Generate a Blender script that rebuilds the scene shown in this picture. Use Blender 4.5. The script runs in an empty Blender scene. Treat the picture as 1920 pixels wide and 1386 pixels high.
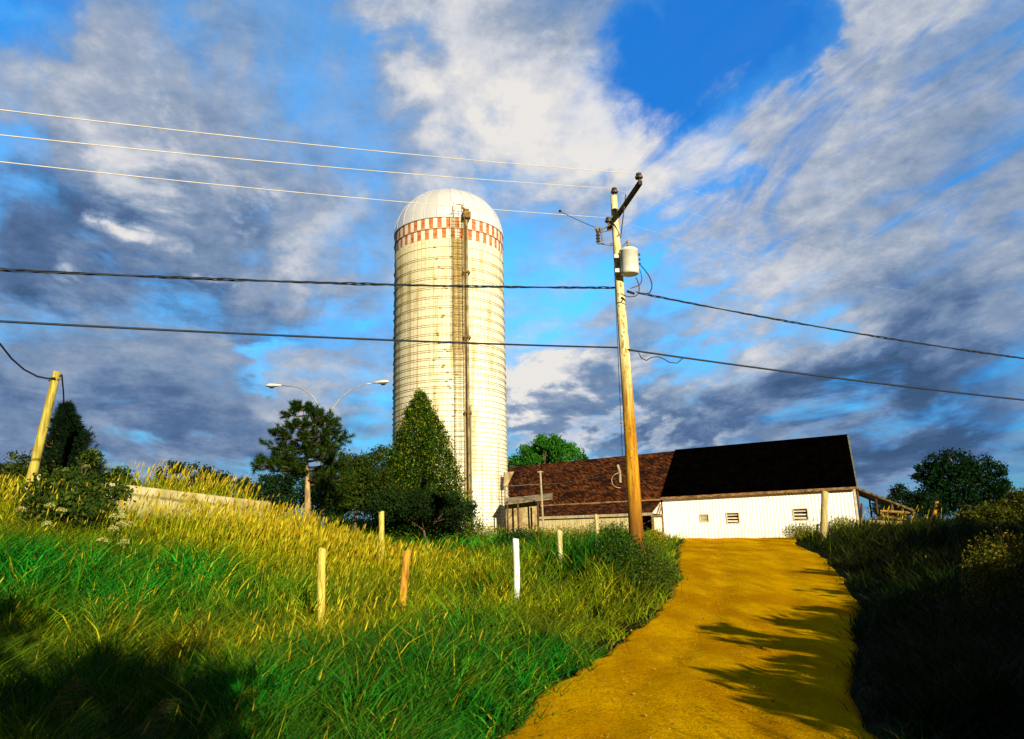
import bpy, math, random
import numpy as np
from mathutils import Vector, Matrix
rng = np.random.default_rng(7)
random.seed(7)
S = bpy.context.scene
COL = S.collection
R = math.radians

# ------------------------------------------------------------------ camera
PITCH = math.atan(307/1400); ROLL = R(1.4)
CAM = np.array([0, 0, 1.6])
_f = np.array([0, math.cos(PITCH), math.sin(PITCH)])
_r0 = np.array([1., 0, 0]); _u0 = np.array([0, -math.sin(PITCH), math.cos(PITCH)])
_up = _u0*math.cos(ROLL) + _r0*math.sin(ROLL)
_ri = _r0*math.cos(ROLL) - _u0*math.sin(ROLL)
cd = bpy.data.cameras.new('camera'); cam = bpy.data.objects.new('camera', cd); COL.objects.link(cam)
cd.sensor_width = 36; cd.lens = 1400/1920*36; cd.clip_start = .05; cd.clip_end = 6000
cam.matrix_world = Matrix(((_ri[0], _up[0], -_f[0], 0), (_ri[1], _up[1], -_f[1], 0), (_ri[2], _up[2], -_f[2], 1.6), (0, 0, 0, 1)))
S.camera = cam
def ray(x, y):
    return _f + _ri*(x-960)/1400 + _up*(693-y)/1400
def P(x, y, Y):
    """the place seen at photo pixel (x, y) at distance Y"""
    d = ray(x, y); return CAM + d*Y/d[1]

# ------------------------------------------------------------------ light
SUN_EL = R(17); SUN_DIR = np.array([.38, -.925, 0]); SUN_DIR /= np.linalg.norm(SUN_DIR)
ld = bpy.data.lights.new('sun', 'SUN'); ld.energy = 5.0; ld.angle = R(.5); ld.color = (1, .89, .68)
sun = bpy.data.objects.new('sun', ld); COL.objects.link(sun)
sv = Vector((SUN_DIR[0]*math.cos(SUN_EL), SUN_DIR[1]*math.cos(SUN_EL), math.sin(SUN_EL)))
sun.rotation_euler = sv.to_track_quat('Z', 'Y').to_euler()
S.view_settings.view_transform = 'Standard'; S.view_settings.look = 'None'
S.view_settings.exposure = .55; S.view_settings.gamma = 1

# ------------------------------------------------------------------ node helper
class NT:
    def __init__(s, tree): s.t = tree; s.n = tree.nodes; s.l = tree.links
    def new(s, typ, **kw):
        n = s.n.new(typ)
        for k, v in kw.items(): setattr(n, k, v)
        return n
    def put(s, sock, v):
        if isinstance(v, bpy.types.NodeSocket): s.l.new(v, sock)
        elif v is not None:
            if isinstance(v, (tuple, list)) and len(v) == 3 and len(sock.default_value) == 4: v = (*v, 1)
            sock.default_value = v
    def m(s, op, a, b=None, c=None, clamp=False):
        n = s.new('ShaderNodeMath', operation=op, use_clamp=clamp)
        for i, v in enumerate((a, b, c)): s.put(n.inputs[i], v)
        return n.outputs[0]
    def mix(s, f, a, b, blend='MIX'):
        n = s.new('ShaderNodeMix', data_type='RGBA', blend_type=blend)
        s.put(n.inputs[0], f); s.put(n.inputs[6], a); s.put(n.inputs[7], b); return n.outputs[2]
    def comb(s, x, y, z):
        n = s.new('ShaderNodeCombineXYZ')
        for i, v in enumerate((x, y, z)): s.put(n.inputs[i], v)
        return n.outputs[0]
    def sep(s, v):
        n = s.new('ShaderNodeSeparateXYZ'); s.put(n.inputs[0], v); return n.outputs
    def noise(s, vec, scale, detail=5, rough=.55, dist=0.):
        n = s.new('ShaderNodeTexNoise'); s.put(n.inputs['Vector'], vec)
        n.inputs['Scale'].default_value = scale; n.inputs['Detail'].default_value = detail
        n.inputs['Roughness'].default_value = rough; n.inputs['Distortion'].default_value = dist
        return n.outputs['Fac']
    def ramp(s, f, stops, interp='LINEAR'):
        n = s.new('ShaderNodeValToRGB'); s.put(n.inputs[0], f); e = n.color_ramp.elements
        n.color_ramp.interpolation = interp
        while len(e) < len(stops): e.new(.5)
        for i, (p, c) in enumerate(stops):
            e[i].position = p; e[i].color = (*c, 1) if len(c) == 3 else c
        return n.outputs[0]
    def mapping(s, vec, loc=(0, 0, 0), rot=(0, 0, 0), sc=(1, 1, 1), typ='POINT'):
        n = s.new('ShaderNodeMapping', vector_type=typ); s.put(n.inputs[0], vec)
        n.inputs[1].default_value = loc; n.inputs[2].default_value = rot; n.inputs[3].default_value = sc
        return n.outputs[0]
    def smooth(s, f, a, b):
        n = s.new('ShaderNodeMapRange', interpolation_type='SMOOTHSTEP'); s.put(n.inputs[0], f)
        n.inputs[1].default_value = a; n.inputs[2].default_value = b; return n.outputs[0]

# ------------------------------------------------------------------ sky
def build_world():
    w = bpy.data.worlds.new('World'); S.world = w; w.use_nodes = True
    t = NT(w.node_tree); t.n.clear()
    out = t.new('ShaderNodeOutputWorld'); bg = t.new('ShaderNodeBackground')
    t.l.new(bg.outputs[0], out.inputs[0]); bg.inputs[1].default_value = .095
    d = t.new('ShaderNodeTexCoord').outputs['Generated']
    x, y, z = t.sep(d)
    az = t.m('ARCTAN2', x, y); el = t.m('ARCSINE', z)
    sky = t.new('ShaderNodeTexSky', sky_type='NISHITA', sun_disc=False)
    sky.sun_elevation = SUN_EL; sky.sun_rotation = math.atan2(SUN_DIR[0], SUN_DIR[1])
    sky.air_density = 1.0; sky.dust_density = .3; sky.ozone_density = 3
    # layered cloud coordinates: a flat deck seen in perspective
    zz = t.m('ADD', t.m('MAXIMUM', z, 0), .22)
    px = t.m('DIVIDE', x, zz); py = t.m('DIVIDE', y, zz)
    deck = t.comb(px, py, 0)
    ang = t.comb(az, el, 0)
    n1 = t.noise(t.mapping(deck, sc=(1.5, .95, 1)), 1.5, 8, .60, .3)       # deck clouds
    n2 = t.noise(t.mapping(t.mapping(deck, rot=(0, 0, R(-22))), loc=(4.3, 1.2, 0), sc=(3.2, 1.05, 1)), 2.2, 8, .62, .8)   # wisps
    n3 = t.noise(t.mapping(ang, loc=(2, 7, 0), sc=(3.2, 5.5, 1)), 1.6, 7, .56, .4)    # heaped clouds
    n4 = t.noise(t.mapping(ang, loc=(9, 3, 0), sc=(4, 16, 1)), 2.0, 6, .6, .3)      # flat bars low down
    wob = t.comb(t.m('MULTIPLY', t.m('SUBTRACT', n3, .5), .55), t.m('MULTIPLY', t.m('SUBTRACT', n1, .5), .50), 0)
    ad = t.new('ShaderNodeVectorMath', operation='ADD'); t.put(ad.inputs[0], ang); t.put(ad.inputs[1], wob)
    wang = ad.outputs[0]
    def lobes(lst):
        tot = None
        for (u, v, ru, rv, rot, wgt) in lst:
            dd = ray(u, v); dd = dd/np.linalg.norm(dd)
            a = math.atan2(dd[0], dd[1]); e = math.asin(dd[2])
            mp = t.mapping(wang, loc=(a, e, 0), rot=(0, 0, R(rot)), sc=(ru/1350, rv/1350, 1), typ='TEXTURE')
            g = t.new('ShaderNodeTexGradient', gradient_type='SPHERICAL'); t.put(g.inputs[0], mp)
            s_ = t.m('MULTIPLY', t.smooth(g.outputs['Fac'], 0, .9), wgt)
            tot = s_ if tot is None else t.m('ADD', tot, s_)
        return tot
    # u, v, radius u, radius v, tilt, weight
    cover = lobes(COVER); bright = lobes(BRIGHT); deep = lobes(DEEP)
    low = t.m('SUBTRACT', 1, t.smooth(el, .10, .55))
    fb = t.m('ADD', t.m('MULTIPLY', n1, .34), t.m('ADD', t.m('MULTIPLY', n3, .33), t.m('MULTIPLY', n2, .33)))
    fb = t.m('MULTIPLY', t.m('SUBTRACT', fb, .5), 2.6)
    bars = t.m('MULTIPLY', t.m('MULTIPLY', t.m('SUBTRACT', n4, .5), 2.0), low)
    wisp = t.m('MULTIPLY', lobes([(1640, 300, 720, 460, 0, 1.0), (250, 120, 420, 240, 0, .55), (1250, 520, 300, 200, 0, .4)]), t.m('MULTIPLY', t.m('SUBTRACT', n2, .5), 2.5))
    D = t.m('ADD', t.m('ADD', t.m('ADD', fb, wisp), cover), t.m('ADD', bars, .42))
    cov = t.smooth(D, -.05, 1.05)
    B = t.m('ADD', t.m('ADD', t.m('MULTIPLY', fb, .24), bright), t.m('ADD', t.m('ADD', t.m('MULTIPLY', wisp, .13), t.m('MULTIPLY', bars, .30)), .44))
    B = t.m('ADD', B, t.m('MULTIPLY', t.m('SUBTRACT', t.noise(t.mapping(ang, sc=(7, 12, 1)), 2.5, 7, .68), .5), .62))
    cc = t.ramp(B, CLOUD_RAMP)
    # clear sky: the physical sky, tinted to the deep saturated blue of the photograph
    base = t.mix(1.0, sky.outputs[0], (.55, 1.80, 2.35), 'MULTIPLY')
    base = t.mix(t.m('MULTIPLY', t.m('SUBTRACT', 1, t.smooth(el, .0, .38)), .85), base, (.34, 1.22, 2.75))
    veil = t.m('MULTIPLY', t.smooth(n2, .35, .7), .34)
    base = t.mix(veil, base, (1.9, 3.2, 4.7))
    base = t.mix(t.m('MINIMUM', t.m('MAXIMUM', deep, 0), .80), base, (.0, 1.15, 4.7))
    col = t.mix(cov, base, cc)
    # added dark cloud, unseen behind and above the viewer, to cut fill light
    beh = t.smooth(t.m('ADD', t.m('MULTIPLY', y, .85), t.m('MULTIPLY', t.m('SUBTRACT', .60, z), .75)), -.05, .45)
    unseen_dim_sky = t.mix(n1, (.03, .04, .07), (.22, .28, .42))
    col = t.mix(beh, unseen_dim_sky, col)
    t.l.new(col, bg.inputs[0])
CLOUD_RAMP = [(0, (.34, .72, 1.50)), (.22, (.70, 1.22, 2.35)), (.42, (1.45, 2.10, 3.25)), (.60, (2.5, 3.0, 3.9)), (.80, (4.3, 4.5, 5.0)), (1, (6.0, 5.8, 5.6))]
COVER = [(600, 640, 320, 130, 0, .35), (1000, 180, 460, 360, -20, .62), (1200, 330, 300, 170, 0, .75), (820, 30, 260, 160, 0, .3), (380, 330, 260, 160, 0, .25), (110, 480, 420, 260, 0, .6), (520, 420, 330, 200, 0, .5), (1400, 780, 700, 190, 0, .6),
         (250, 800, 560, 190, 0, .85), (1700, 560, 420, 240, 10, .65), (1550, 380, 340, 160, 20, .30), (450, 130, 340, 160, 0, .32), (1820, 200, 260, 260, 0, .25), (1060, 700, 180, 90, 0, .9), (250, 480, 160, 90, 0, .6), (170, 170, 260, 170, -30, .45),
         (1330, 120, 420, 260, 30, -1.1), (560, 110, 300, 260, 20, -.18), (1840, 330, 240, 260, 0, -.1), (1500, 300, 200, 260, 0, -.2), (620, 580, 160, 70, 0, -.5), (500, 640, 140, 50, 0, -.4),
         (1600, 200, 420, 60, 38, .25), (1500, 400, 420, 80, 30, .25), (1700, 90, 250, 60, 30, .20), (20, 10, 120, 80, 0, -.4)]
BRIGHT = [(1010, 250, 300, 240, 0, .52), (1500, 400, 300, 90, 30, .15), (1480, 620, 240, 60, 0, .14), (860, 60, 280, 200, 0, .35), (250, 480, 110, 60, 15, .80), (560, 420, 200, 90, 0, .28), (190, 190, 280, 170, -30, .16),
          (300, 340, 120, 60, 0, .35), (1060, 700, 170, 80, 0, .62), (1230, 340, 300, 180, 0, .50), (1000, 600, 260, 160, 0, .32), (620, 700, 200, 120, 0, .18),
          (1200, 845, 330, 50, 5, .4), (1650, 120, 420, 140, 30, .25), (1650, 480, 300, 110, 10, .18), (560, 240, 300, 160, 0, .10), (1400, 520, 300, 120, 10, .2),
          (100, 430, 260, 150, 0, -.36), (400, 580, 260, 70, 0, -.20), (420, 800, 420, 90, 0, -.14), (1500, 780, 560, 110, 0, -.28),
          (1780, 700, 420, 150, 0, -.20), (60, 780, 260, 100, 0, -.10), (1880, 850, 260, 130, 0, -.12)]
DEEP = [(1330, 110, 480, 330, 25, .95), (1850, 420, 330, 500, 0, .5), (620, 600, 200, 100, 0, .3), (1560, 330, 360, 110, 30, .45), (1500, 800, 600, 160, 0, .55), (40, 20, 160, 120, 0, .5)]
build_world()

# ------------------------------------------------------------------ numpy noise
_tab = rng.random((256, 256))
def vnoise(x, y, s=1.0, o=0):
    x = np.asarray(x, float)*s+o*17.3+1000; y = np.asarray(y, float)*s+o*7.7+1000
    xi = np.floor(x).astype(int); yi = np.floor(y).astype(int); fx = x-xi; fy = y-yi
    fx = fx*fx*(3-2*fx); fy = fy*fy*(3-2*fy)
    g = lambda a, b: _tab[a % 256, b % 256]
    return (g(xi, yi)*(1-fx)+g(xi+1, yi)*fx)*(1-fy)+(g(xi, yi+1)*(1-fx)+g(xi+1, yi+1)*fx)*fy
def sst(t): t = np.clip(t, 0, 1); return t*t*(3-2*t)

# ------------------------------------------------------------------ terrain
YL = [-30, -5, 3, 6.45, 8.4, 10.6, 14.5, 19.5, 25.8, 33.4, 38, 45]
XL = [-3, -1.2, -.35, -.16, .18, 1.25, 2.55, 4.0, 5.4, 7.0, 8.3, 9.5]
XR = [2.2, 2.2, 2.2, 2.75, 3.5, 4.55, 6.35, 8.2, 10.4, 12.2, 13.9, 15]
def xl(y): return np.interp(y, YL, XL)+.16*(vnoise(y, 0*y, .9, 3)-.5)+.18*(vnoise(y, 0*y, 3.1, 4)-.5)
def xr(y): return np.interp(y, YL, XR)+.25*(vnoise(y, 0*y, .7, 5)-.5)+.08*(vnoise(y, 0*y, 2.7, 6)-.5)
def road_z(x, y): return .038*np.clip(y-12, 0, 33)+.012*(vnoise(x, y, .5, 9)-.5)*sst((y+8)/8)
def H(x, y):
    x = np.asarray(x, float); y = np.asarray(y, float)
    z = .038*np.clip(y-12, 0, 33)
    L = sst((-2.6-x)/7)*sst((y-2)/11)*(1-.30*sst((y-22)/12))*(1-.5*sst((y-40)/40))
    z = z+1.42*L+.55*np.exp(-((x+13)**2/16+(y-17)**2/30))
    z = z+.55*np.exp(-((x-1.4)**2/4+(y-17.6)**2/9))*sst((xl(y)-x)/1.0)+.25*np.exp(-((x-1.2)**2/6+(y-22)**2/14))
    z = z+.45*sst((x-xr(y))/4)*(1-sst((y-34)/10))
    wd_ = (x+11.1)*-.882+(y-20.5)*.471; wa_ = (x+11.1)*.471+(y-20.5)*.882
    f = sst((wd_-.25)/.5)*sst((wa_+1.6)/1.6)*(1-sst((wa_-4.6)/3.5))*(1-sst((wd_-9)/6))
    z = z*(1-f)+f*(3.02-.045*wa_)
    off = np.maximum(xl(y)-x, x-xr(y))
    outside = sst(off/.8)
    z = z+outside*(.16*(vnoise(x, y, .35, 1)-.4)+.07*(vnoise(x, y, 1.3, 2)-.5))
    z = z-.07*(1-sst((off+.25)/.3))*(y < 46)
    far = sst((np.hypot(x, y)-60)/150)
    return z*(1-far)+far*1.0

# ------------------------------------------------------------------ mesh helpers
def link(o, parent=None):
    COL.objects.link(o)
    if parent is not None: o.parent = parent
    return o
def base_of(parent):
    b = np.zeros(3)
    while parent is not None:
        b = b+np.array(parent.location); parent = parent.parent
    return b
def npmesh(name, V, faces, mat, parent=None, loc=None, col=None, smooth=False, mats=None, midx=None):
    """faces: list of (n,k) int arrays"""
    V = np.asarray(V, float)
    b = base_of(parent) if parent is not None else (np.array(loc, float) if loc is not None else np.zeros(3))
    me = bpy.data.meshes.new(name)
    faces = [np.asarray(f, int) for f in faces if len(f)]
    nl = sum(f.size for f in faces); nf = sum(len(f) for f in faces)
    me.vertices.add(len(V)); me.vertices.foreach_set('co', (V-b).astype(np.float32).ravel())
    me.loops.add(nl); me.loops.foreach_set('vertex_index', np.concatenate([f.ravel() for f in faces]).astype(np.int32))
    me.polygons.add(nf)
    tot = np.concatenate([np.full(len(f), f.shape[1]) for f in faces]); st = np.concatenate([[0], np.cumsum(tot)[:-1]])
    me.polygons.foreach_set('loop_start', st.astype(np.int32)); me.polygons.foreach_set('loop_total', tot.astype(np.int32))
    if midx is not None: me.polygons.foreach_set('material_index', np.asarray(midx, dtype=np.int32))
    me.polygons.foreach_set('use_smooth', np.full(nf, smooth))
    me.update(calc_edges=True); me.validate()
    if col is not None:
        a = me.attributes.new('Col', 'FLOAT_COLOR', 'POINT')
        c = np.ones((len(V), 4), np.float32); c[:, :3] = col; a.data.foreach_set('color', c.ravel())
    for m_ in (mats or [mat]): me.materials.append(m_)
    o = bpy.data.objects.new(name, me)
    if parent is None and loc is not None: o.location = tuple(loc)
    return link(o, parent)
class MB:
    def __init__(s): s.v = []; s.f = []; s.mi = []; s.cur = 0
    def add(s, vs, fs):
        n = len(s.v); s.v += [tuple(map(float, q)) for q in vs]
        s.f += [tuple(i+n for i in f) for f in fs]; s.mi += [s.cur]*len(fs); return s
    def hexa(s, c):      # 8 corners, bottom ring then top ring
        return s.add(c, [(3, 2, 1, 0), (4, 5, 6, 7), (0, 1, 5, 4), (1, 2, 6, 5), (2, 3, 7, 6), (3, 0, 4, 7)])
    def box(s, c, sx, sy, sz, ax=(1, 0, 0), up=(0, 0, 1)):
        c = np.array(c, float); ax = np.array(ax, float); ax /= np.linalg.norm(ax); up = np.array(up, float)
        up = up-ax*(up@ax); up /= np.linalg.norm(up); ay = np.cross(up, ax)
        a, b, d = ax*sx/2, ay*sy/2, up*sz/2
        return s.hexa([c-a-b-d, c+a-b-d, c+a+b-d, c-a+b-d, c-a-b+d, c+a-b+d, c+a+b+d, c-a+b+d])
    def slab(s, q, th):    # quad (4 pts) thickened downwards along its normal
        q = [np.array(p, float) for p in q]; n = np.cross(q[1]-q[0], q[3]-q[0]); n /= np.linalg.norm(n)
        if n[2] < 0: q = q[::-1]; n = -n
        return s.hexa([p-n*th for p in q]+q)
    def tube(s, pts, r, n=8, cap=True):
        pts = [np.array(p, float) for p in pts]; m_ = len(pts)
        rr = r if hasattr(r, '__len__') else [r]*m_
        vs = []; ref = None
        for i, p in enumerate(pts):
            t_ = pts[min(i+1, m_-1)]-pts[max(i-1, 0)]; t_ = t_/(np.linalg.norm(t_)+1e-9)
            if ref is None: ref = np.array([1., 0, 0]) if abs(t_[0]) < .9 else np.array([0, 1., 0])
            a = ref-t_*(ref@t_); a /= np.linalg.norm(a); ref = a; b = np.cross(t_, a)
            for k in range(n):
                an = 2*math.pi*k/n; vs.append(p+(a*math.cos(an)+b*math.sin(an))*rr[i])
        fs = []
        for i in range(m_-1):
            for k in range(n):
                k2 = (k+1) % n; fs.append((i*n+k, i*n+k2, (i+1)*n+k2, (i+1)*n+k))
        if cap: fs.append(tuple(range(n))[::-1]); fs.append(tuple((m_-1)*n+k for k in range(n)))
        return s.add(vs, fs)
    def lathe(s, c, prof, n=24):     # prof: (radius, z) list
        return s.tube_rings([[(c[0]+r_*math.cos(2*math.pi*k/n), c[1]+r_*math.sin(2*math.pi*k/n), c[2]+z_) for k in range(n)] for r_, z_ in prof])
    def tube_rings(s, rings):
        n = len(rings[0]); vs = [p for r_ in rings for p in r_]; fs = []
        for i in range(len(rings)-1):
            for k in range(n):
                k2 = (k+1) % n; fs.append((i*n+k, i*n+k2, (i+1)*n+k2, (i+1)*n+k))
        fs.append(tuple(range(n))[::-1]); fs.append(tuple((len(rings)-1)*n+k for k in range(n)))
        return s.add(vs, fs)
    def build(s, name, mat, parent=None, loc=None, smooth=False, mats=None):
        b = base_of(parent) if parent is not None else (np.array(loc, float) if loc is not None else np.zeros(3))
        me = bpy.data.meshes.new(name)
        me.from_pydata([tuple(np.array(p)-b) for p in s.v], [], s.f); me.update()
        for m_ in (mats or [mat]): me.materials.append(m_)
        if mats: me.polygons.foreach_set('material_index', s.mi)
        me.polygons.foreach_set('use_smooth', [smooth and len(f) == 4 for f in s.f])
        o = bpy.data.objects.new(name, me)
        if parent is None and loc is not None: o.location = tuple(loc)
        return link(o, parent)
def tag(o, label=None, cat=None, group=None, kind=None):
    if label: o['label'] = label
    if cat: o['category'] = cat
    if group: o['group'] = group
    if kind: o['kind'] = kind
    return o
def thing(name, loc, label, cat, group=None):
    o = bpy.data.objects.new(name, None); o.empty_display_size = .2; o.location = tuple(float(v) for v in loc); link(o)
    return tag(o, label, cat, group)

# ------------------------------------------------------------------ materials
def newmat(name):
    m_ = bpy.data.materials.new(name); m_.use_nodes = True; t = NT(m_.node_tree)
    return m_, t, t.n['Principled BSDF']
def pmat(name, c1, c2, scale=4, rough=.85, bump=.2, metal=0, stretch=(1, 1, 1), lo=.35, hi=.65, bscale=None, spec=.3, detail=6):
    m_, t, b = newmat(name); co = t.new('ShaderNodeTexCoord').outputs['Object']
    v = t.mapping(co, sc=stretch); n = t.noise(v, scale, detail, .6)
    c = t.mix(t.smooth(n, lo, hi), c1, c2)
    t.put(b.inputs['Base Color'], c); b.inputs['Roughness'].default_value = rough; b.inputs['Metallic'].default_value = metal
    b.inputs['Specular IOR Level'].default_value = spec
    if bump:
        bn = t.new('ShaderNodeBump'); bn.inputs['Strength'].default_value = bump; bn.inputs['Distance'].default_value = .03
        t.put(bn.inputs['Height'], t.noise(v, bscale or scale*3, 5, .65)); t.l.new(bn.outputs[0], b.inputs['Normal'])
    return m_
def leafmat(name, trans=.3, gloss=.25):
    m_, t, b = newmat(name); a = t.new('ShaderNodeAttribute', attribute_name='Col').outputs['Color']
    t.put(b.inputs['Base Color'], a); b.inputs['Roughness'].default_value = .6; b.inputs['Specular IOR Level'].default_value = gloss*.4
    tr = t.new('ShaderNodeBsdfTranslucent'); t.put(tr.inputs[0], t.mix(1, a, (1.3, 1.3, .5), 'MULTIPLY'))
    mx = t.new('ShaderNodeMixShader'); mx.inputs[0].default_value = trans
    t.l.new(b.outputs[0], mx.inputs[1]); t.l.new(tr.outputs[0], mx.inputs[2])
    t.l.new(mx.outputs[0], t.n['Material Output'].inputs[0]); return m_
M = {}
M['leaf'] = leafmat('leaf'); M['grass'] = leafmat('grass_blade', .28, .2)
M['bark'] = pmat('bark', (.09, .055, .03), (.22, .15, .08), 6, .9, .6, stretch=(1, 1, .3))
M['pinebark'] = pmat('pine_bark', (.20, .12, .04), (.50, .36, .14), 5, .9, .6, stretch=(1, 1, .35))
M['darkroof'] = pmat('dark_roof', (.0004, .0003, .0003), (.0016, .0010, .0008), 2.2, 1, .3, spec=0)
M['blackcable'] = pmat('black_cable', (.008, .014, .02), (.015, .022, .03), 8, .6, 0)
M['steel'] = pmat('galvanised_steel', (.35, .36, .36), (.5, .5, .48), 5, .5, .1, metal=.6)
M['lampwhite'] = pmat('lamp_housing', (.62, .60, .52), (.75, .72, .62), 5, .5, .05)
M['ceramic'] = pmat('brown_ceramic', (.05, .035, .02), (.09, .06, .035), 9, .35, 0, spec=.5)
M['rust'] = pmat('rusty_iron', (.10, .05, .012), (.30, .19, .05), 7, .85, .3)
M['darkwood'] = pmat('dark_wood', (.035, .018, .008), (.13, .075, .03), 7, .9, .5, stretch=(1, 1, .2))
M['greywood'] = pmat('grey_wood', (.25, .20, .11), (.50, .42, .25), 7, .9, .5, stretch=(3, 3, .3))
M['transformer'] = pmat('transformer_paint', (.62, .60, .48), (.78, .75, .62), 3, .45, .05)
M['black'] = pmat('dark_void', (.006, .005, .004), (.012, .01, .006), 3, .95, 0, spec=.02)

exec_order = None
# ================================================================== GROUND
def grid_lines(a, b, step, far, n):
    core = np.arange(a, b+step, step); g = np.geomspace(1, far, n)
    return np.concatenate([(a-g)[::-1], core, core[-1]+g])
gx = grid_lines(-22, 26, .33, 2500, 22); gy = grid_lines(-14, 58, .4, 2500, 22)
X, Y = np.meshgrid(gx, gy); Z = H(X, Y)
nx, ny = len(gx), len(gy); I = np.arange(nx*ny).reshape(ny, nx)
quads = np.stack([I[:-1, :-1], I[:-1, 1:], I[1:, 1:], I[1:, :-1]], -1).reshape(-1, 4)
def soil_mat():
    m_, t, b = newmat('grassy_soil'); co = t.new('ShaderNodeTexCoord').outputs['Object']
    n = t.noise(co, .35, 6, .6); n2 = t.noise(co, 5, 6, .7)
    c = t.mix(t.smooth(n, .4, .62), (.006, .016, .002), (.018, .022, .003))
    c = t.mix(t.smooth(n2, .5, .75), c, (.016, .012, .004))
    t.put(b.inputs['Base Color'], c); b.inputs['Roughness'].default_value = .95; b.inputs['Specular IOR Level'].default_value = .05
    bn = t.new('ShaderNodeBump'); bn.inputs['Strength'].default_value = .8; bn.inputs['Distance'].default_value = .08
    t.put(bn.inputs['Height'], n2); t.l.new(bn.outputs[0], b.inputs['Normal']); return m_
o = npmesh('ground', np.stack([X, Y, Z], -1).reshape(-1, 3), [quads], soil_mat(), smooth=True); tag(o, kind='structure')

# ROAD
def road_mat():
    m_, t, b = newmat('golden_dirt'); co = t.new('ShaderNodeTexCoord').outputs['Object']
    n = t.noise(t.mapping(co, rot=(0, 0, R(-14)), sc=(1.3, .35, 1)), .9, 7, .6)
    f = t.noise(co, 38, 6, .75); g = t.noise(co, 5, 8, .72); tr_ = t.noise(t.mapping(co, rot=(0, 0, R(-20)), sc=(3.4, .16, 1)), 1.6, 6, .6)
    c = t.mix(t.smooth(n, .34, .66), (.60, .275, .0008), (.92, .51, .001))
    c = t.mix(t.m('MULTIPLY', t.smooth(g, .46, .72), .45), c, (.42, .20, .001))
    c = t.mix(t.m('MULTIPLY', t.smooth(tr_, .50, .66), .40), c, (.50, .235, .001))
    c = t.mix(t.m('MULTIPLY', t.smooth(f, .50, .62), .85), c, (.27, .11, .001))
    vo = t.new('ShaderNodeTexVoronoi'); t.put(vo.inputs['Vector'], co); vo.inputs['Scale'].default_value = 22
    st = t.m('MULTIPLY', t.m('SUBTRACT', 1, t.smooth(vo.outputs['Distance'], .12, .28)), t.smooth(g, .44, .58))
    c = t.mix(t.m('MULTIPLY', st, .7), c, (.80, .52, .02))
    t.put(b.inputs['Base Color'], c); b.inputs['Roughness'].default_value = 1; b.inputs['Specular IOR Level'].default_value = 0
    bn = t.new('ShaderNodeBump'); bn.inputs['Strength'].default_value = .8; bn.inputs['Distance'].default_value = .025
    t.put(bn.inputs['Height'], t.m('ADD', t.m('MULTIPLY', f, .8), t.m('ADD', t.m('MULTIPLY', g, 1.4), t.m('MULTIPLY', st, .5))))
    t.l.new(bn.outputs[0], b.inputs['Normal']); return m_
ys = np.concatenate([np.arange(-30, 2, .8), np.arange(2, 20, .12), np.arange(20, 41.6, .25)])
nu = 64
us = np.linspace(0, 1, nu)
RX = xl(ys)[:, None]*(1-us)+xr(ys)[:, None]*us; RY = np.repeat(ys[:, None], nu, 1)
wall_y = 41.75-.413*(RX-8.05)+.05
RY = np.minimum(RY, np.where(RX > 7.5, wall_y, 41.3))
RZ = road_z(RX, RY)+.02
rut = lambda c: np.exp(-((us-c)/.07)**2)
RZ = RZ-.025*(rut(.3)+rut(.68))[None]*1.0+.006*(vnoise(RX, RY, 4, 6)-.5)+.010*(vnoise(RX, RY, 1.4, 7)-.5)
RZ[:, 0] -= .06; RZ[:, -1] -= .06
I = np.arange(nu*len(ys)).reshape(len(ys), nu)
q = np.stack([I[:-1, :-1], I[:-1, 1:], I[1:, 1:], I[1:, :-1]], -1).reshape(-1, 4)
o = npmesh('road', np.stack([RX, RY, RZ], -1).reshape(-1, 3), [q], road_mat(), smooth=True); tag(o, kind='structure')

# loose stones on the road
def stones():
    N = 1300; y = 5+32*rng.random(N)**1.6; u = rng.random(N); u = np.where(rng.random(N) < .55, u**2.2*.5, u)
    x = xl(y)*(1-u)+xr(y)*u; z = road_z(x, y)+.015; r_ = .004+.013*rng.random(N)**4+.0004*y
    oc = np.array([(1, 0, 0), (0, 1, 0), (-1, 0, 0), (0, -1, 0), (0, 0, .8), (0, 0, -.8)])
    V = (oc[None]*(.7+.6*rng.random((N, 6, 1))))*r_[:, None, None]+np.stack([x, y, z], -1)[:, None]
    F = np.array([(0, 1, 4), (1, 2, 4), (2, 3, 4), (3, 0, 4), (1, 0, 5), (2, 1, 5), (3, 2, 5), (0, 3, 5)])
    F = (F[None]+6*np.arange(N)[:, None, None]).reshape(-1, 3)
    tag(npmesh('gravel', V.reshape(-1, 3), [F], pmat('gravel_stone', (.16, .08, .008), (.50, .30, .03), 9, .9, 0)), kind='stuff',
        label='loose brown gravel scattered over the golden dirt road', cat='gravel')
stones()

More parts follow.
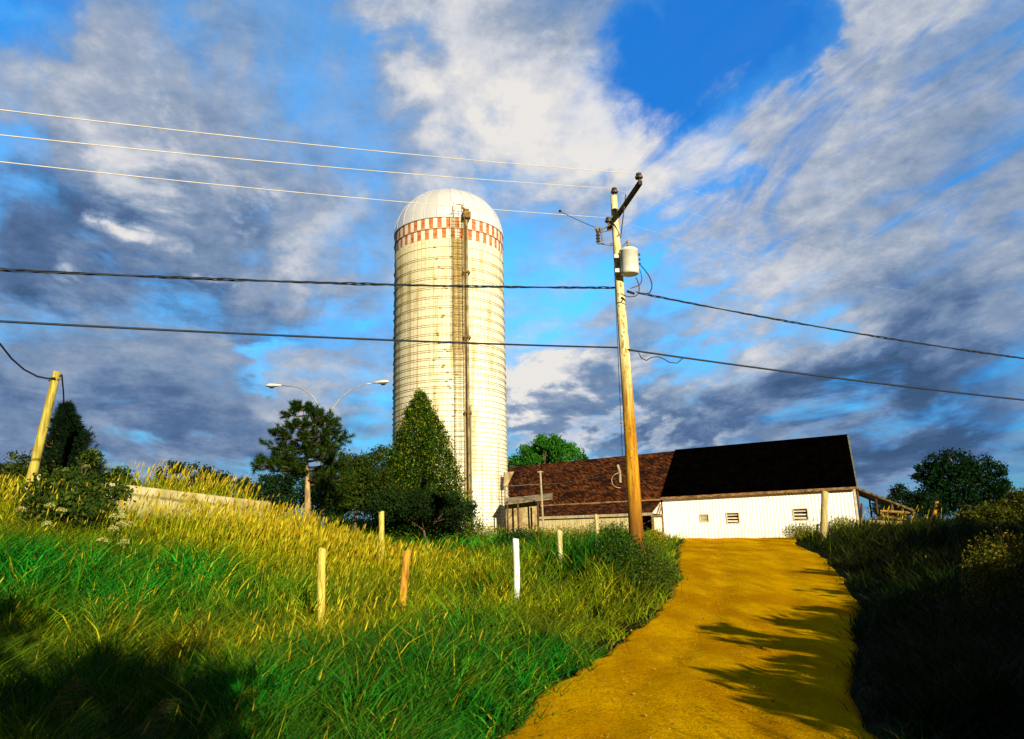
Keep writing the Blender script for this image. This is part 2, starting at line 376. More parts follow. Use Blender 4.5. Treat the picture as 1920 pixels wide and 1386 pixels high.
# ================================================================== SILO
SC = np.array([-3.5, 41.0]); SR = 3.12; SB = 1.1; STOP = 18.5
def silo():
    root = thing('grain_silo', (SC[0], SC[1], SB), 'tall cream concrete stave silo with a white dome and red checkered band', 'silo')
    # wall
    m_, t, b = newmat('concrete_staves'); co = t.new('ShaderNodeTexCoord').outputs['Object']
    x, y, z = t.sep(co); an = t.m('ARCTAN2', y, x)
    st = t.m('MULTIPLY', an, 82/(2*math.pi)); fr = t.m('FRACT', st); seam = t.m('SUBTRACT', 1, t.smooth(t.m('MINIMUM', fr, t.m('SUBTRACT', 1, fr)), .02, .09))
    # course joints, staggered on every other stave
    odd = t.m('MODULO', t.m('ADD', t.m('FLOOR', st), 200), 2)
    zc = t.m('FRACT', t.m('ADD', t.m('DIVIDE', z, .76), t.m('MULTIPLY', odd, .5)))
    jn = t.m('SUBTRACT', 1, t.smooth(t.m('MINIMUM', zc, t.m('SUBTRACT', 1, zc)), .008, .03))
    cyl = t.comb(t.m('MULTIPLY', an, 3.1), 0, t.m('MULTIPLY', z, .16))
    n1 = t.noise(cyl, 1.6, 7, .65); n2 = t.noise(t.comb(t.m('MULTIPLY', an, 3.1), 0, z), 2.2, 7, .65)
    n3 = t.noise(t.comb(t.m('MULTIPLY', an, 9), 0, t.m('MULTIPLY', z, .35)), 2.5, 5, .6)
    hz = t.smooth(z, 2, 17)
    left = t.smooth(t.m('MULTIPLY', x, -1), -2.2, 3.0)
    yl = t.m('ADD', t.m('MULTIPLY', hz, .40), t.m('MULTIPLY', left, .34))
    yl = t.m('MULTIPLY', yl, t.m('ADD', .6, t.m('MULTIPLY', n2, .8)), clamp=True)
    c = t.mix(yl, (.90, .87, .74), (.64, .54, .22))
    c = t.mix(t.m('MULTIPLY', t.smooth(n1, .50, .66), .70), c, (.46, .34, .07))
    c = t.mix(t.m('MULTIPLY', t.smooth(n3, .50, .75), .30), c, (.50, .40, .12))
    # long rust stain under the ladder hatches and two runs lower down
    def run(a0, wdt, z0, z1, k):
        g = t.m('SUBTRACT', 1, t.smooth(t.m('ABSOLUTE', t.m('SUBTRACT', an, a0)), wdt*.3, wdt))
        v = t.m('MULTIPLY', t.smooth(z, z0-1.5, z0+1.5), t.m('SUBTRACT', 1, t.smooth(z, z1-.5, z1+.5)))
        return t.m('MULTIPLY', t.m('MULTIPLY', g, v), t.m('MULTIPLY', t.m('ADD', .35, n3), k), clamp=True)
    for a0, wdt, z0, z1, k in ((R(-77), .15, 9, 20, .85), (R(-75.5), .05, 1, 20, .55), (R(-70), .05, 0, 6.5, .7), (R(-54), .02, -1, 4.5, .6),
                               (R(-128), .05, 9, 14.5, .5), (R(-118), .03, 6, 13, .35), (R(-146), .06, 5, 12, .45)):
        c = t.mix(run(a0, wdt, z0, z1, k), c, (.30, .19, .02))
    c = t.mix(t.m('MULTIPLY', t.m('MAXIMUM', seam, jn), .42), c, (.40, .32, .10))
    t.put(b.inputs['Base Color'], c); b.inputs['Roughness'].default_value = .85; b.inputs['Specular IOR Level'].default_value = .15
    bn = t.new('ShaderNodeBump'); bn.inputs['Strength'].default_value = .6; bn.inputs['Distance'].default_value = .02
    t.put(bn.inputs['Height'], t.m('SUBTRACT', t.m('MULTIPLY', n2, .6), t.m('MAXIMUM', seam, jn)))
    t.l.new(bn.outputs[0], b.inputs['Normal'])
    n = 164; mb = MB()
    mb.lathe((SC[0], SC[1], 0), [(SR, SB-1)]+[(SR, SB+(STOP-SB)*k/6) for k in range(7)], n)
    mb.build('silo_wall', m_, root, smooth=True)
    # painted checker band: two rows of real staves, red and white
    red = pmat('faded_red_paint', (.40, .085, .02), (.66, .26, .09), 7, .8, .2); wht = pmat('old_white_paint', (.72, .66, .48), (.82, .78, .64), 5, .8, .2)
    mb = MB(); rr = SR+.012; hh = .60; g = .006
    for row in range(2):
        z1 = STOP-.02-row*hh; z0 = z1-hh+.02
        for k in range(82):
            a0 = 2*math.pi*(k+.5*0)/82+g/rr; a1 = 2*math.pi*(k+1)/82-g/rr; mb.cur = (k+row) % 2
            zz0 = z0-(.0 if row == 0 else .05*random.random())
            q_ = [(SC[0]+r_*math.cos(a), SC[1]+r_*math.sin(a), zv) for zv in (zz0, z1) for r_, a in ((rr, a0), (rr, a1), (SR-.03, a1), (SR-.03, a0))]
            mb.hexa(q_)
    mb.build('checker_band', None, root, mats=[red, wht])
    # hoops: galvanised rods gone rusty, closer together towards the bottom
    hoopm = pmat('hoop_iron', (.30, .22, .05), (.56, .46, .18), 6, .7, .1)
    z = STOP-1.72; hz_ = []
    while z > SB+.2:
        k = (z-SB)/(STOP-SB); hz_.append(z)
        if .45 < k < .88 and len(hz_) % 2 == 0: hz_.append(z-.10)
        z -= (.17+.40*sst((k-.1)/.8))
    for z in hz_[:78]:
        mb = MB(); nn = 96; rings = []
        for k in range(nn+1):
            a = 2*math.pi*k/nn; rings.append((SC[0]+(SR+.016)*math.cos(a), SC[1]+(SR+.016)*math.sin(a), z))
        mb.tube(rings, .011, 5, cap=False)
        a0 = random.random()*.4+R(-100)
        for j in range(4):
            a = a0+j*1.57; mb.box((SC[0]+(SR+.03)*math.cos(a), SC[1]+(SR+.03)*math.sin(a), z), .14, .05, .06, (-math.sin(a), math.cos(a), 0))
        mb.build('hoop', hoopm, root, smooth=True)
    for z in (STOP-.66, STOP-.005):
        mb = MB(); mb.tube([(SC[0]+(SR+.03)*math.cos(2*math.pi*k/96), SC[1]+(SR+.03)*math.sin(2*math.pi*k/96), z) for k in range(97)], .022, 5, cap=False)
        tag(mb.build('hoop', pmat('red_hoop_iron', (.40, .13, .03), (.5, .24, .08), 6, .7, 0), root, smooth=True), 'red painted hoop at the checkered band')
    # dome: metal gores with standing seams
    m_, t, b = newmat('dome_metal'); co = t.new('ShaderNodeTexCoord').outputs['Object']; x, y, z = t.sep(co); an = t.m('ARCTAN2', y, x)
    gore = t.m('FLOOR', t.m('MULTIPLY', an, 26/(2*math.pi)))
    wn = t.new('ShaderNodeTexWhiteNoise', noise_dimensions='1D'); t.put(wn.inputs['W'], gore)
    n2 = t.noise(co, 1.5, 6, .6)
    c = t.mix(t.m('MULTIPLY', wn.outputs['Value'], .8), (.86, .85, .82), (.60, .60, .58)); c = t.mix(t.smooth(n2, .5, .8), c, (.70, .66, .54))
    t.put(b.inputs['Base Color'], c); b.inputs['Roughness'].default_value = .42; b.inputs['Metallic'].default_value = .25
    mb = MB(); n = 52; DH = 2.75
    prof = [(SR+.06, -.06), (SR+.06, .0)]+[((SR+.03)*math.cos(a), DH*math.sin(a)) for a in np.linspace(0.03, math.pi/2-.04, 14)]
    mb.lathe((SC[0], SC[1], STOP+.03), prof, n); mb.build('dome', m_, root, smooth=True)
    seam_m = pmat('dome_seam', (.45, .45, .43), (.60, .60, .57), 5, .5, 0)
    for k in range(26):
        a = 2*math.pi*(k)/26; mb = MB()
        mb.tube([(SC[0]+(SR+.05)*math.cos(e)*math.cos(a), SC[1]+(SR+.05)*math.cos(e)*math.sin(a), STOP+.03+(DH+.015)*math.sin(e)) for e in np.linspace(.02, 1.5, 12)], .010, 4)
        mb.build('dome_rib', seam_m, root)
    mb = MB(); mb.lathe((SC[0], SC[1], STOP+DH), [(.34, -.02), (.34, .1), (.1, .2)], 16); mb.build('dome_cap', seam_m, root)
    # hatch door on the dome above the ladder
    aL = R(-76)
    def on(a, r_, z_): return np.array([SC[0]+r_*math.cos(a), SC[1]+r_*math.sin(a), z_])
    mb = MB(); tx = (-math.sin(aL), math.cos(aL), 0)
    mb.hexa([on(aL-.09, SR-.15, STOP+.55), on(aL+.09, SR-.15, STOP+.55), on(aL+.09, SR-.6, STOP+.55), on(aL-.09, SR-.6, STOP+.55),
             on(aL-.09, SR-.35, STOP+1.45), on(aL+.09, SR-.35, STOP+1.45), on(aL+.09, SR-.9, STOP+1.45), on(aL-.09, SR-.9, STOP+1.45)])
    hd = mb.build('hatch', pmat('hatch_paint', (.78, .75, .62), (.86, .84, .76), 4, .6, .1), root)
    mb = MB(); mb.box(on(aL+.02, SR-.12, STOP+.80), .28, .06, .06, tx); mb.build('latch', M['rust'], hd)
    # ladder with rungs, and a platform at its head
    mb = MB(); a0, a1 = aL-.075, aL+.075
    for a in (a0, a1): mb.tube([on(a, SR+.20, SB+1.2), on(a, SR+.20, STOP+.75)], .022, 5)
    z = SB+1.4
    while z < STOP+.6: mb.tube([on(a0, SR+.20, z), on(a1, SR+.20, z)], .014, 4); z += .31
    z = SB+2
    while z < STOP:
        for a in (a0, a1): mb.tube([on(a, SR-.02, z), on(a, SR+.20, z)], .012, 4)
        z += 1.55
    mb.build('ladder', pmat('ladder_iron', (.22, .14, .03), (.42, .30, .10), 6, .8, .2), root)
    mb = MB()       # safety cage over the upper third
    z = STOP-7.2
    while z < STOP+.5:
        mb.tube([on(aL, SR+.2, z)+np.array([.36*math.sin(s_), -.42*(1-math.cos(s_))*.5-.05*0, 0])*np.array([1, 1, 1]) for s_ in np.linspace(-2.0, 2.0, 9)], .012, 4); z += .62
    for s_ in (-1.9, -1.0, 0, 1.0, 1.9):
        pq = on(aL, SR+.2, 0)+np.array([.36*math.sin(s_), -.42*(1-math.cos(s_))*.5, 0])
        mb.tube([pq+np.array([0, 0, STOP-7.4]), pq+np.array([0, 0, STOP+.3])], .010, 4)
    mb.build('ladder_cage', M['rust'], root)
    # filler pipe with collars and hood
    aP = R(-68.8); mb = MB()
    pm = pmat('pipe_iron', (.16, .10, .035), (.42, .33, .16), 3, .6, .1, stretch=(1, 1, .4))
    mb.tube([on(aP, SR+.24, SB+.2), on(aP, SR+.24, STOP-.15)], .065, 12); pp = mb.build('filler_pipe', pm, root, smooth=True)
    mb = MB(); mb.box(on(aP, SR+.26, STOP+.02), .42, .40, .36, tx); mb.box(on(aP, SR+.26, STOP+.28), .26, .26, .2, tx)
    mb.tube([on(aP, SR+.24, STOP+.3), on(aP-.05, SR-.1, STOP+.75)], .05, 6)
    mb.build('pipe_hood', M['rust'], pp)
    for z in (SB+2.6, SB+6.6, SB+10.6, SB+14.2):
        mb = MB(); mb.tube([on(aP, SR+.24, z-.06), on(aP, SR+.24, z+.06)], .14, 12); mb.box(on(aP, SR+.12, z), .42, .30, .07, tx); mb.build('collar', M['rust'], pp)
    mb = MB(); mb.tube([on(aP+.055, SR+.10, SB+.3), on(aP+.055, SR+.10, SB+7.0)], .035, 7)
    mb.build('conduit', M['greywood'], root, smooth=True)
silo()

# ================================================================== BARN
BA = np.array([17.05, 38.0]); ax = np.array([-.924, .382]); pv = np.array([.382, .924])
def bp(t_, d, z): q_ = BA+ax*t_+pv*d; return np.array([q_[0], q_[1], z])      # along the wall leftwards, depth backwards
def barn():
    BL = 9.72; root = thing('white_barn', bp(BL/2, 2.5, 1.0), 'long low barn with white corrugated wall and black roof beyond the dirt road', 'barn')
    def eave(t_): return 3.50-.0144*t_
    def ridge(t_): return 6.60-.026*t_
    # corrugated front wall, real ribs
    m_, t, b = newmat('white_corrugated'); co = t.new('ShaderNodeTexCoord').outputs['Object']; x, y, z = t.sep(co)
    n1 = t.noise(t.mapping(co, sc=(1, 1, .25)), 1.5, 7, .65); n2 = t.noise(co, 7, 6, .7)
    dirt = t.m('MULTIPLY', t.m('SUBTRACT', 1, t.smooth(z, -.1, .75)), t.smooth(n2, .42, .66))
    c = t.mix(t.smooth(n1, .35, .7), (.92, .92, .88), (.84, .83, .76)); c = t.mix(t.m('MULTIPLY', t.smooth(t.noise(t.mapping(co, sc=(5, 5, .3)), 2, 6, .7), .54, .70), .5), c, (.55, .45, .28))
    c = t.mix(t.m('MULTIPLY', dirt, .8), c, (.55, .45, .16)); c = t.mix(t.m('MULTIPLY', t.smooth(n2, .62, .75), .5), c, (.60, .45, .2))
    t.put(b.inputs['Base Color'], c); b.inputs['Roughness'].default_value = .55
    holes = [(7.30, 7.70, 1.98, 2.32, 'plain'), (5.72, 6.32, 1.86, 2.36, 'slat'), (2.33, 2.98, 1.92, 2.46, 'slat')]
    ts = set(np.round(np.arange(0, BL+.001, .0425), 4)) | {h[0] for h in holes} | {h[1] for h in holes}; ts = sorted(ts)
    zs_all = sorted({h[2] for h in holes} | {h[3] for h in holes})
    V = []; F = []; rows = [.72]+zs_all+[99]
    for t_ in ts:
        dz = -.022*(.5+.5*math.cos(2*math.pi*t_/.17))
        for r_ in rows: V.append(bp(t_, dz, min(r_, eave(t_)+.02)))
    nr = len(rows)
    for i in range(len(ts)-1):
        tm = (ts[i]+ts[i+1])/2
        for j in range(nr-1):
            zm = (rows[j]+min(rows[j+1], 3.3))/2
            if any(h[0] < tm < h[1] and h[2] < zm < h[3] for h in holes): continue
            F.append((i*nr+j, (i+1)*nr+j, (i+1)*nr+j+1, i*nr+j+1))
    wall = npmesh('front_wall', V, [F], m_, root)
    # body: gable ends and back
    gm = pmat('gable_boards', (.30, .25, .16), (.48, .42, .28), 3, .9, .4, stretch=(2, 2, .2))
    mb = MB()
    for t_ in (0.06, BL-.06):
        s_ = .05 if t_ < 1 else -.05
        pts = [bp(t_, .05, .7), bp(t_, 9.9, .7), bp(t_, 9.9, 3.5), bp(t_, 5.0, ridge(t_)-.10), bp(t_, .05, eave(t_)-.02)]
        q2 = [p+np.array([ax[0], ax[1], 0])*s_ for p in pts]
        mb.add(pts+q2, [(0, 1, 2, 3, 4), (9, 8, 7, 6, 5)]+[(k, k+5, (k+1) % 5+5, (k+1) % 5) for k in range(5)])
    mb.hexa([bp(.06, 9.9, .7), bp(BL-.06, 9.9, .7), bp(BL-.06, 10.0, .7), bp(.06, 10.0, .7), bp(.06, 9.9, 3.5), bp(BL-.06, 9.9, 3.5), bp(BL-.06, 10.0, 3.5), bp(.06, 10.0, 3.5)])
    mb.build('gable_wall', gm, root)
    # roof
    mb = MB(); e = -.28
    mb.slab([bp(-.12, e, eave(0)-.02), bp(BL+.02, e, eave(BL)-.02), bp(BL+.02, 5, ridge(BL)), bp(-.12, 5, ridge(0))], .07)
    mb.slab([bp(-.12, 5.001, ridge(0)), bp(BL+.02, 5.001, ridge(BL)), bp(BL+.02, 10.2, 3.4), bp(-.12, 10.2, 3.45)], .07)
    rf = mb.build('roof', M['darkroof'], root)
    mb = MB()
    for k in range(24):       # roofing sheets' lap seams
        t_ = .2+k*.41; mb.tube([bp(t_, e, eave(t_)+.0), bp(t_, 4.98, ridge(t_)+.015)], .012, 4)
    mb.build('lap_seam', M['darkroof'], rf)
    mb = MB(); mb.tube([bp(-.12, 5, ridge(0)+.02), bp(BL, 5, ridge(BL)+.02)], .06, 6); mb.build('ridge_cap', M['darkroof'], rf)
    fm = pmat('fascia_board', (.10, .05, .02), (.32, .18, .07), 4, .9, .3, stretch=(1, 1, 3))
    mb = MB(); mb.hexa([bp(-.14, e-.03, eave(0)-.16), bp(BL+.03, e-.03, eave(BL)-.16), bp(BL+.03, e+.01, eave(BL)-.16), bp(-.14, e+.01, eave(0)-.16),
                        bp(-.14, e-.03, eave(0)-.03), bp(BL+.03, e-.03, eave(BL)-.03), bp(BL+.03, e+.01, eave(BL)-.03), bp(-.14, e+.01, eave(0)-.03)])
    mb.build('fascia', fm, rf)
    mb = MB(); mb.hexa([bp(-.16, e, eave(0)-.10), bp(-.10, e, eave(0)-.10), bp(-.10, 5, ridge(0)-.09), bp(-.16, 5, ridge(0)-.09),
                        bp(-.16, e, eave(0)+.02), bp(-.10, e, eave(0)+.02), bp(-.10, 5, ridge(0)+.03), bp(-.16, 5, ridge(0)+.03)])
    mb.build('verge_board', pmat('verge', (.10, .11, .05), (.22, .22, .10), 4, .9, .2), rf)
    # windows
    frm = pmat('window_trim', (.52, .40, .20), (.70, .60, .40), 6, .8, .2); slm = pmat('slat_paint', (.62, .56, .42), (.8, .76, .62), 6, .8, .2)
    for (t0, t1, z0, z1, kd) in holes:
        mb = MB(); w_ = .045
        for (a, b_, c_, d_) in ((t0-w_, t1+w_, z0-w_, z0), (t0-w_, t1+w_, z1, z1+w_), (t0-w_, t0, z0, z1), (t1, t1+w_, z0, z1)):
            mb.hexa([bp(a, -.05, c_), bp(b_, -.05, c_), bp(b_, .22, c_), bp(a, .22, c_), bp(a, -.05, d_), bp(b_, -.05, d_), bp(b_, .22, d_), bp(a, .22, d_)])
        wn = mb.build('window', frm, root)
        mb = MB()
        mb.hexa([bp(t0, .20, z0), bp(t1, .20, z0), bp(t1, .23, z0), bp(t0, .23, z0), bp(t0, .20, z1), bp(t1, .20, z1), bp(t1, .23, z1), bp(t0, .23, z1)])
        if kd == 'plain':
            for k in range(4):
                zz = z0+(z1-z0)*(k+.5)/4
                mb.hexa([bp(t0, .0, zz-.035), bp(t1, .0, zz-.035), bp(t1, .02, zz-.035), bp(t0, .02, zz-.035), bp(t0, .03, zz+.035), bp(t1, .03, zz+.035), bp(t1, .05, zz+.035), bp(t0, .05, zz+.035)])
            mb.build('louvre', pmat('louvre_grey', (.34, .30, .18), (.45, .40, .26), 5, .9, .2), wn)
        else:
            mb.build('dark_opening', pmat('window_dark', (.10, .07, .04), (.16, .11, .06), 5, .9, .1), wn)
            mb = MB()
            for k, (a, b_) in enumerate(((.10, .24), (.42, .54), (.76, .84))):
                za, zb = z0+(z1-z0)*a, z0+(z1-z0)*b_
                mb.hexa([bp(t0+.01, .02, za), bp(t1-.01, .02, za+.01), bp(t1-.01, .05, za+.01), bp(t0+.01, .05, za), bp(t0+.01, .02, zb), bp(t1-.01, .02, zb+.01), bp(t1-.01, .05, zb+.01), bp(t0+.01, .05, zb)])
            mb.build('slat', slm, wn)
    mb = MB()
    mb.hexa([bp(-.03, -.04, .7), bp(.07, -.04, .7), bp(.07, .06, .7), bp(-.03, .06, .7), bp(-.03, -.04, 3.4), bp(.07, -.04, 3.4), bp(.07, .06, 3.4), bp(-.03, .06, 3.4)])
    mb.build('corner_board', frm, root)
    # ------------ old brown shingled barn joined on the left
    T0 = BL+.03; T1 = BL+16
    r2 = thing('old_barn', bp(T0+6, 3, 1.0), 'old barn with weathered brown shingle roof between the silo and the white barn', 'barn')
    m_, t, b = newmat('brown_shingles'); co = t.new('ShaderNodeTexCoord').outputs['Object']
    rot = t.mapping(co, rot=(0, 0, math.atan2(.382, -.924)))
    br = t.new('ShaderNodeTexBrick'); t.put(br.inputs['Vector'], t.comb(t.sep(rot)[0], t.m('MULTIPLY', t.sep(rot)[2], 1.6), 0))
    br.inputs['Scale'].default_value = 3.0; br.inputs['Mortar Size'].default_value = .03; br.inputs['Color1'].default_value = (1, 1, 1, 1)
    br.inputs['Color2'].default_value = (.35, .35, .35, 1); br.inputs['Mortar'].default_value = (.1, .1, .1, 1)
    n1 = t.noise(rot, .55, 6, .6); n2 = t.noise(t.mapping(rot, rot=(0, .6, 0), sc=(3.5, 1, .8)), 2.2, 6, .7)
    c = t.mix(t.smooth(n2, .42, .68), (.028, .009, .004), (.32, .095, .016)); c = t.mix(t.m('MULTIPLY', t.smooth(n1, .52, .62), .75), c, (.012, .006, .004))
    c = t.mix(.8, c, br.outputs['Color'], 'MULTIPLY')
    t.put(b.inputs['Base Color'], c); b.inputs['Roughness'].default_value = .95; b.inputs['Specular IOR Level'].default_value = .05
    bn = t.new('ShaderNodeBump'); bn.inputs['Strength'].default_value = .8; bn.inputs['Distance'].default_value = .05
    t.put(bn.inputs['Height'], n2); t.l.new(bn.outputs[0], b.inputs['Normal']); M['shingle'] = m_
    # slightly sagging roof as a grid with thickness
    def roofgrid(name, f, n_, k_, th, mat, par):
        mb_ = MB(); top = [[f(i/n_, j/k_) for j in range(k_+1)] for i in range(n_+1)]
        vs = [p for r_ in top for p in r_]; N_ = len(vs); vs += [p-np.array([0, 0, th]) for p in vs]; w = k_+1; fs = []
        for i in range(n_):
            for j in range(k_):
                a = i*w+j; fs.append((a, a+1, a+w+1, a+w)); fs.append((N_+a, N_+a+w, N_+a+w+1, N_+a+1))
        for i in range(n_):
            fs.append((i*w, i*w+w, N_+i*w+w, N_+i*w)); a = i*w+k_; fs.append((a, N_+a, N_+a+w, a+w))
        for j in range(k_):
            fs.append((j, N_+j, N_+j+1, j+1)); a = n_*w+j; fs.append((a, a+1, N_+a+1, N_+a))
        mb_.add(vs, fs); return mb_.build(name, mat, par)
    def f1(u, v):
        t_ = T0+(T1-T0)*u; z0 = eave(BL)-.02-.01*(t_-BL); z1 = ridge(BL)-.035*(t_-BL)
        return bp(t_, -.3+5.3*v, z0+(z1-z0)*v-.05*math.sin(6*u+1)*math.sin(3*v)+.03*(random.random()-.5)*(0 < u < 1))
    ro = roofgrid('roof', f1, 40, 10, .09, m_, r2)
    roofgrid('roof', lambda u, v: bp(T0+(T1-T0)*u, 5.01+5*v, ridge(BL)-.035*((T1-T0)*u)-3*v), 4, 2, .09, m_, r2)
    mb = MB(); mb.hexa([bp(T0, -.33, 3.16), bp(T0+7, -.33, 3.08), bp(T0+7, -.28, 3.08), bp(T0, -.28, 3.16), bp(T0, -.33, 3.25), bp(T0+7, -.33, 3.17), bp(T0+7, -.28, 3.17), bp(T0, -.28, 3.25)])
    mb.build('fascia', fm, ro)
    mb = MB(); mb.hexa([bp(T0, 9.8, .7), bp(T1, 9.8, .7), bp(T1, 9.9, .7), bp(T0, 9.9, .7), bp(T0, 9.8, 3.4), bp(T1, 9.8, 3.3), bp(T1, 9.9, 3.3), bp(T0, 9.9, 3.4)])
    mb.hexa([bp(T1-.1, .1, .7), bp(T1, .1, .7), bp(T1, 9.8, .7), bp(T1-.1, 9.8, .7), bp(T1-.1, .1, 3.0), bp(T1, .1, 3.0), bp(T1, 9.8, 3.2), bp(T1-.1, 9.8, 3.2)])
    mb.hexa([bp(T0, .1, .7), bp(T1, .1, .7), bp(T1, .2, .7), bp(T0, .2, .7), bp(T0, .1, 3.15), bp(T1, .1, 2.95), bp(T1, .2, 2.95), bp(T0, .2, 3.15)])
    mb.build('wall', M['darkwood'], r2)
    # lean-to in front of the old barn
    D = -2.6; r3 = thing('lean_to_shed', bp(T0+4, -1.3, 1.0), 'low lean-to with brown shingle roof beside the utility pole foot', 'shed')
    def f2(u, v):
        t_ = T0+.0+9.2*u; z1 = 3.14-.01*t_*.3; return bp(t_-.25*v*0, D+(-.33-D)*(v), 2.50+(z1-2.50)*v+.03*(random.random()-.5)-.02*math.sin(9*u))
    rl = roofgrid('roof', f2, 30, 5, .06, m_, r3)
    mb = MB(); mb.hexa([bp(T0-.02, D-.04, 2.33), bp(T0+9.2, D-.04, 2.30), bp(T0+9.2, D, 2.30), bp(T0-.02, D, 2.33), bp(T0-.02, D-.04, 2.47), bp(T0+9.2, D-.04, 2.44), bp(T0+9.2, D, 2.44), bp(T0-.02, D, 2.47)])
    mb.build('fascia', M['greywood'], rl)
    wm = pmat('pale_boards', (.42, .34, .14), (.62, .52, .26), 5, .9, .4, stretch=(3, 3, .2))
    mb = MB(); k = 0; t_ = T0+1.3
    while t_ < T0+9.1:
        w_ = .17+.05*random.random(); mb.hexa([bp(t_, D+.12, .9), bp(t_+w_, D+.12, .9), bp(t_+w_, D+.15, .9), bp(t_, D+.15, .9), bp(t_, D+.12, 2.3), bp(t_+w_, D+.12, 2.3), bp(t_+w_, D+.15, 2.3), bp(t_, D+.15, 2.3)]); t_ += w_+.015
    mb.build('front_wall', wm, r3)
    # right side of the lean-to: white gable triangle, beam and white door
    wp = pmat('lean_to_white', (.66, .58, .40), (.84, .80, .68), 4, .8, .3)
    mb = MB(); e_ = T0+.02
    mb.hexa([bp(e_, D+.3, 2.42), bp(e_, -.05, 2.42), bp(e_+.04, -.05, 2.42), bp(e_+.04, D+.3, 2.42), bp(e_, D+.3, 2.50), bp(e_, -.05, 3.08), bp(e_+.04, -.05, 3.08), bp(e_+.04, D+.3, 2.50)])
    mb.build('gable_panel', wp, r3)
    mb = MB(); mb.tube([bp(e_-.03, D-.15, 2.28), bp(e_-.03, -.02, 2.36)], .055, 6); mb.build('beam', M['rust'], r3)
    for q_ in ((bp(e_-.05, -1.6, 2.36), bp(e_-.05, -.5, 2.95)), (bp(e_-.05, -.9, 2.40), bp(e_-.05, -.1, 2.9))): mb = MB(); mb.tube(list(q_), .033, 5); mb.build('brace', M['rust'], r3)
    mb = MB(); mb.box(bp(e_-.02, -.10, 1.6), .10, .14, 1.7, (ax[0], ax[1], 0)); mb.build('door_post', M['rust'], r3); mb = MB(); mb.box(bp(e_-.02, D+.1, 1.6), .10, .14, 1.7, (ax[0], ax[1], 0)); mb.build('door_post', M['rust'], r3)
    mb = MB(); mb.hexa([bp(e_, D+.25, .9), bp(e_, -.2, .9), bp(e_+.05, -.2, .9), bp(e_+.05, D+.25, .9), bp(e_, D+.25, 2.22), bp(e_, -.2, 2.25), bp(e_+.05, -.2, 2.25), bp(e_+.05, D+.25, 2.22)])
    dr = mb.build('door', wp, r3)
    mb = MB(); mb.box(bp(e_-.02, -.9, 1.6), .03, .03, .18); mb.build('handle', M['rust'], dr)
barn()
def tin_shed():
    z0 = 1.1; c = P(985, 955, 38.5)
    r = thing('tin_shed', (c[0], c[1], z0), 'small shed with a thin pale tin roof and beige wall right behind the silo', 'shed')
    tin = pmat('pale_tin', (.14, .10, .05), (.34, .27, .14), 3, .8, .2); bei = pmat('beige_panel', (.22, .15, .05), (.46, .36, .17), 3, .9, .2)
    A, B = P(949, 934, 38.6), P(1036, 925, 39.2); A2, B2 = P(947, 941, 37.2), P(1036, 931, 37.4)
    A2[2] = A[2]-.35; B2[2] = B[2]-.35
    mb = MB(); mb.slab([A2, B2, B, A], .04); mb.build('roof', tin, r)
    A, B = P(930, 968, 37.6), P(1012, 945, 38.2)
    mb = MB(); L0, L1 = P(948, 944, 37.9), P(1008, 938, 38.1); k0, k1 = L0.copy(), L1.copy(); k0[2] = 1.2; k1[2] = 1.9
    bk = np.array([0, .08, 0]); mb.hexa([k0, k1, k1+bk, k0+bk, L0, L1, L1+bk, L0+bk]); mb.build('wall', bei, r)
    for px_ in (951, 971, 1008):
        q_ = P(px_, 940, 37.3); mb = MB(); mb.tube([(q_[0], q_[1], 1.2), (q_[0], q_[1], q_[2]-.02)], .05, 6); mb.build('post', M['darkwood'], r)
    q_ = [P(946, 886, 39.0), P(964, 884, 39.6), P(951, 912, 39.2), P(944, 912, 39.0)]
    mb = MB(); bk = np.array([0, .06, 0]); mb.hexa([q_[3], q_[2], q_[2]+bk, q_[3]+bk, q_[0], q_[1], q_[1]+bk, q_[0]+bk])
    g0 = P(947, 930, 39.1); mb.tube([(g0[0], g0[1]+.1, 1.3), (g0[0], g0[1]+.1, q_[0][2])], .05, 6)
    tag(mb.build('pale_panel_board', bei, None, loc=(g0[0], g0[1], 1.3)), 'pale slanted board standing against the silo side in front of the brown roof', 'board')
    # clothes-line post and its wire
    a = P(1013, 883, 36.5); g = np.array([P(1018, 945, 36.5)[0], 36.5, 1.2])
    mb = MB(); mb.tube([g, a], .045, 7); mb.box(a+np.array([0, 0, -.05]), .3, .05, .04)
    tag(mb.build('thin_post', M['greywood'], None, loc=g), 'thin pale post standing in front of the brown shingle roof right of the silo', 'post')
    mb = MB(); c0, c1, c2 = P(945, 912, 38), P(1013, 908, 36.45), P(1158, 887, 17.2)
    pts = [c0*(1-s_)+c1*s_ for s_ in np.linspace(0, 1, 8)]+[c1*(1-s_)+c2*s_-np.array([0, 0, .25*math.sin(math.pi*s_)*.3]) for s_ in np.linspace(0, 1, 20)[1:]]
    mb.tube(pts, [.014]*8+list(np.linspace(.014, .007, 19)), 5)
    tag(mb.build('thin_wire', M['greywood'], None, loc=c1), 'thin pale wire running from the silo to the foot of the utility pole', 'wire')
tin_shed()
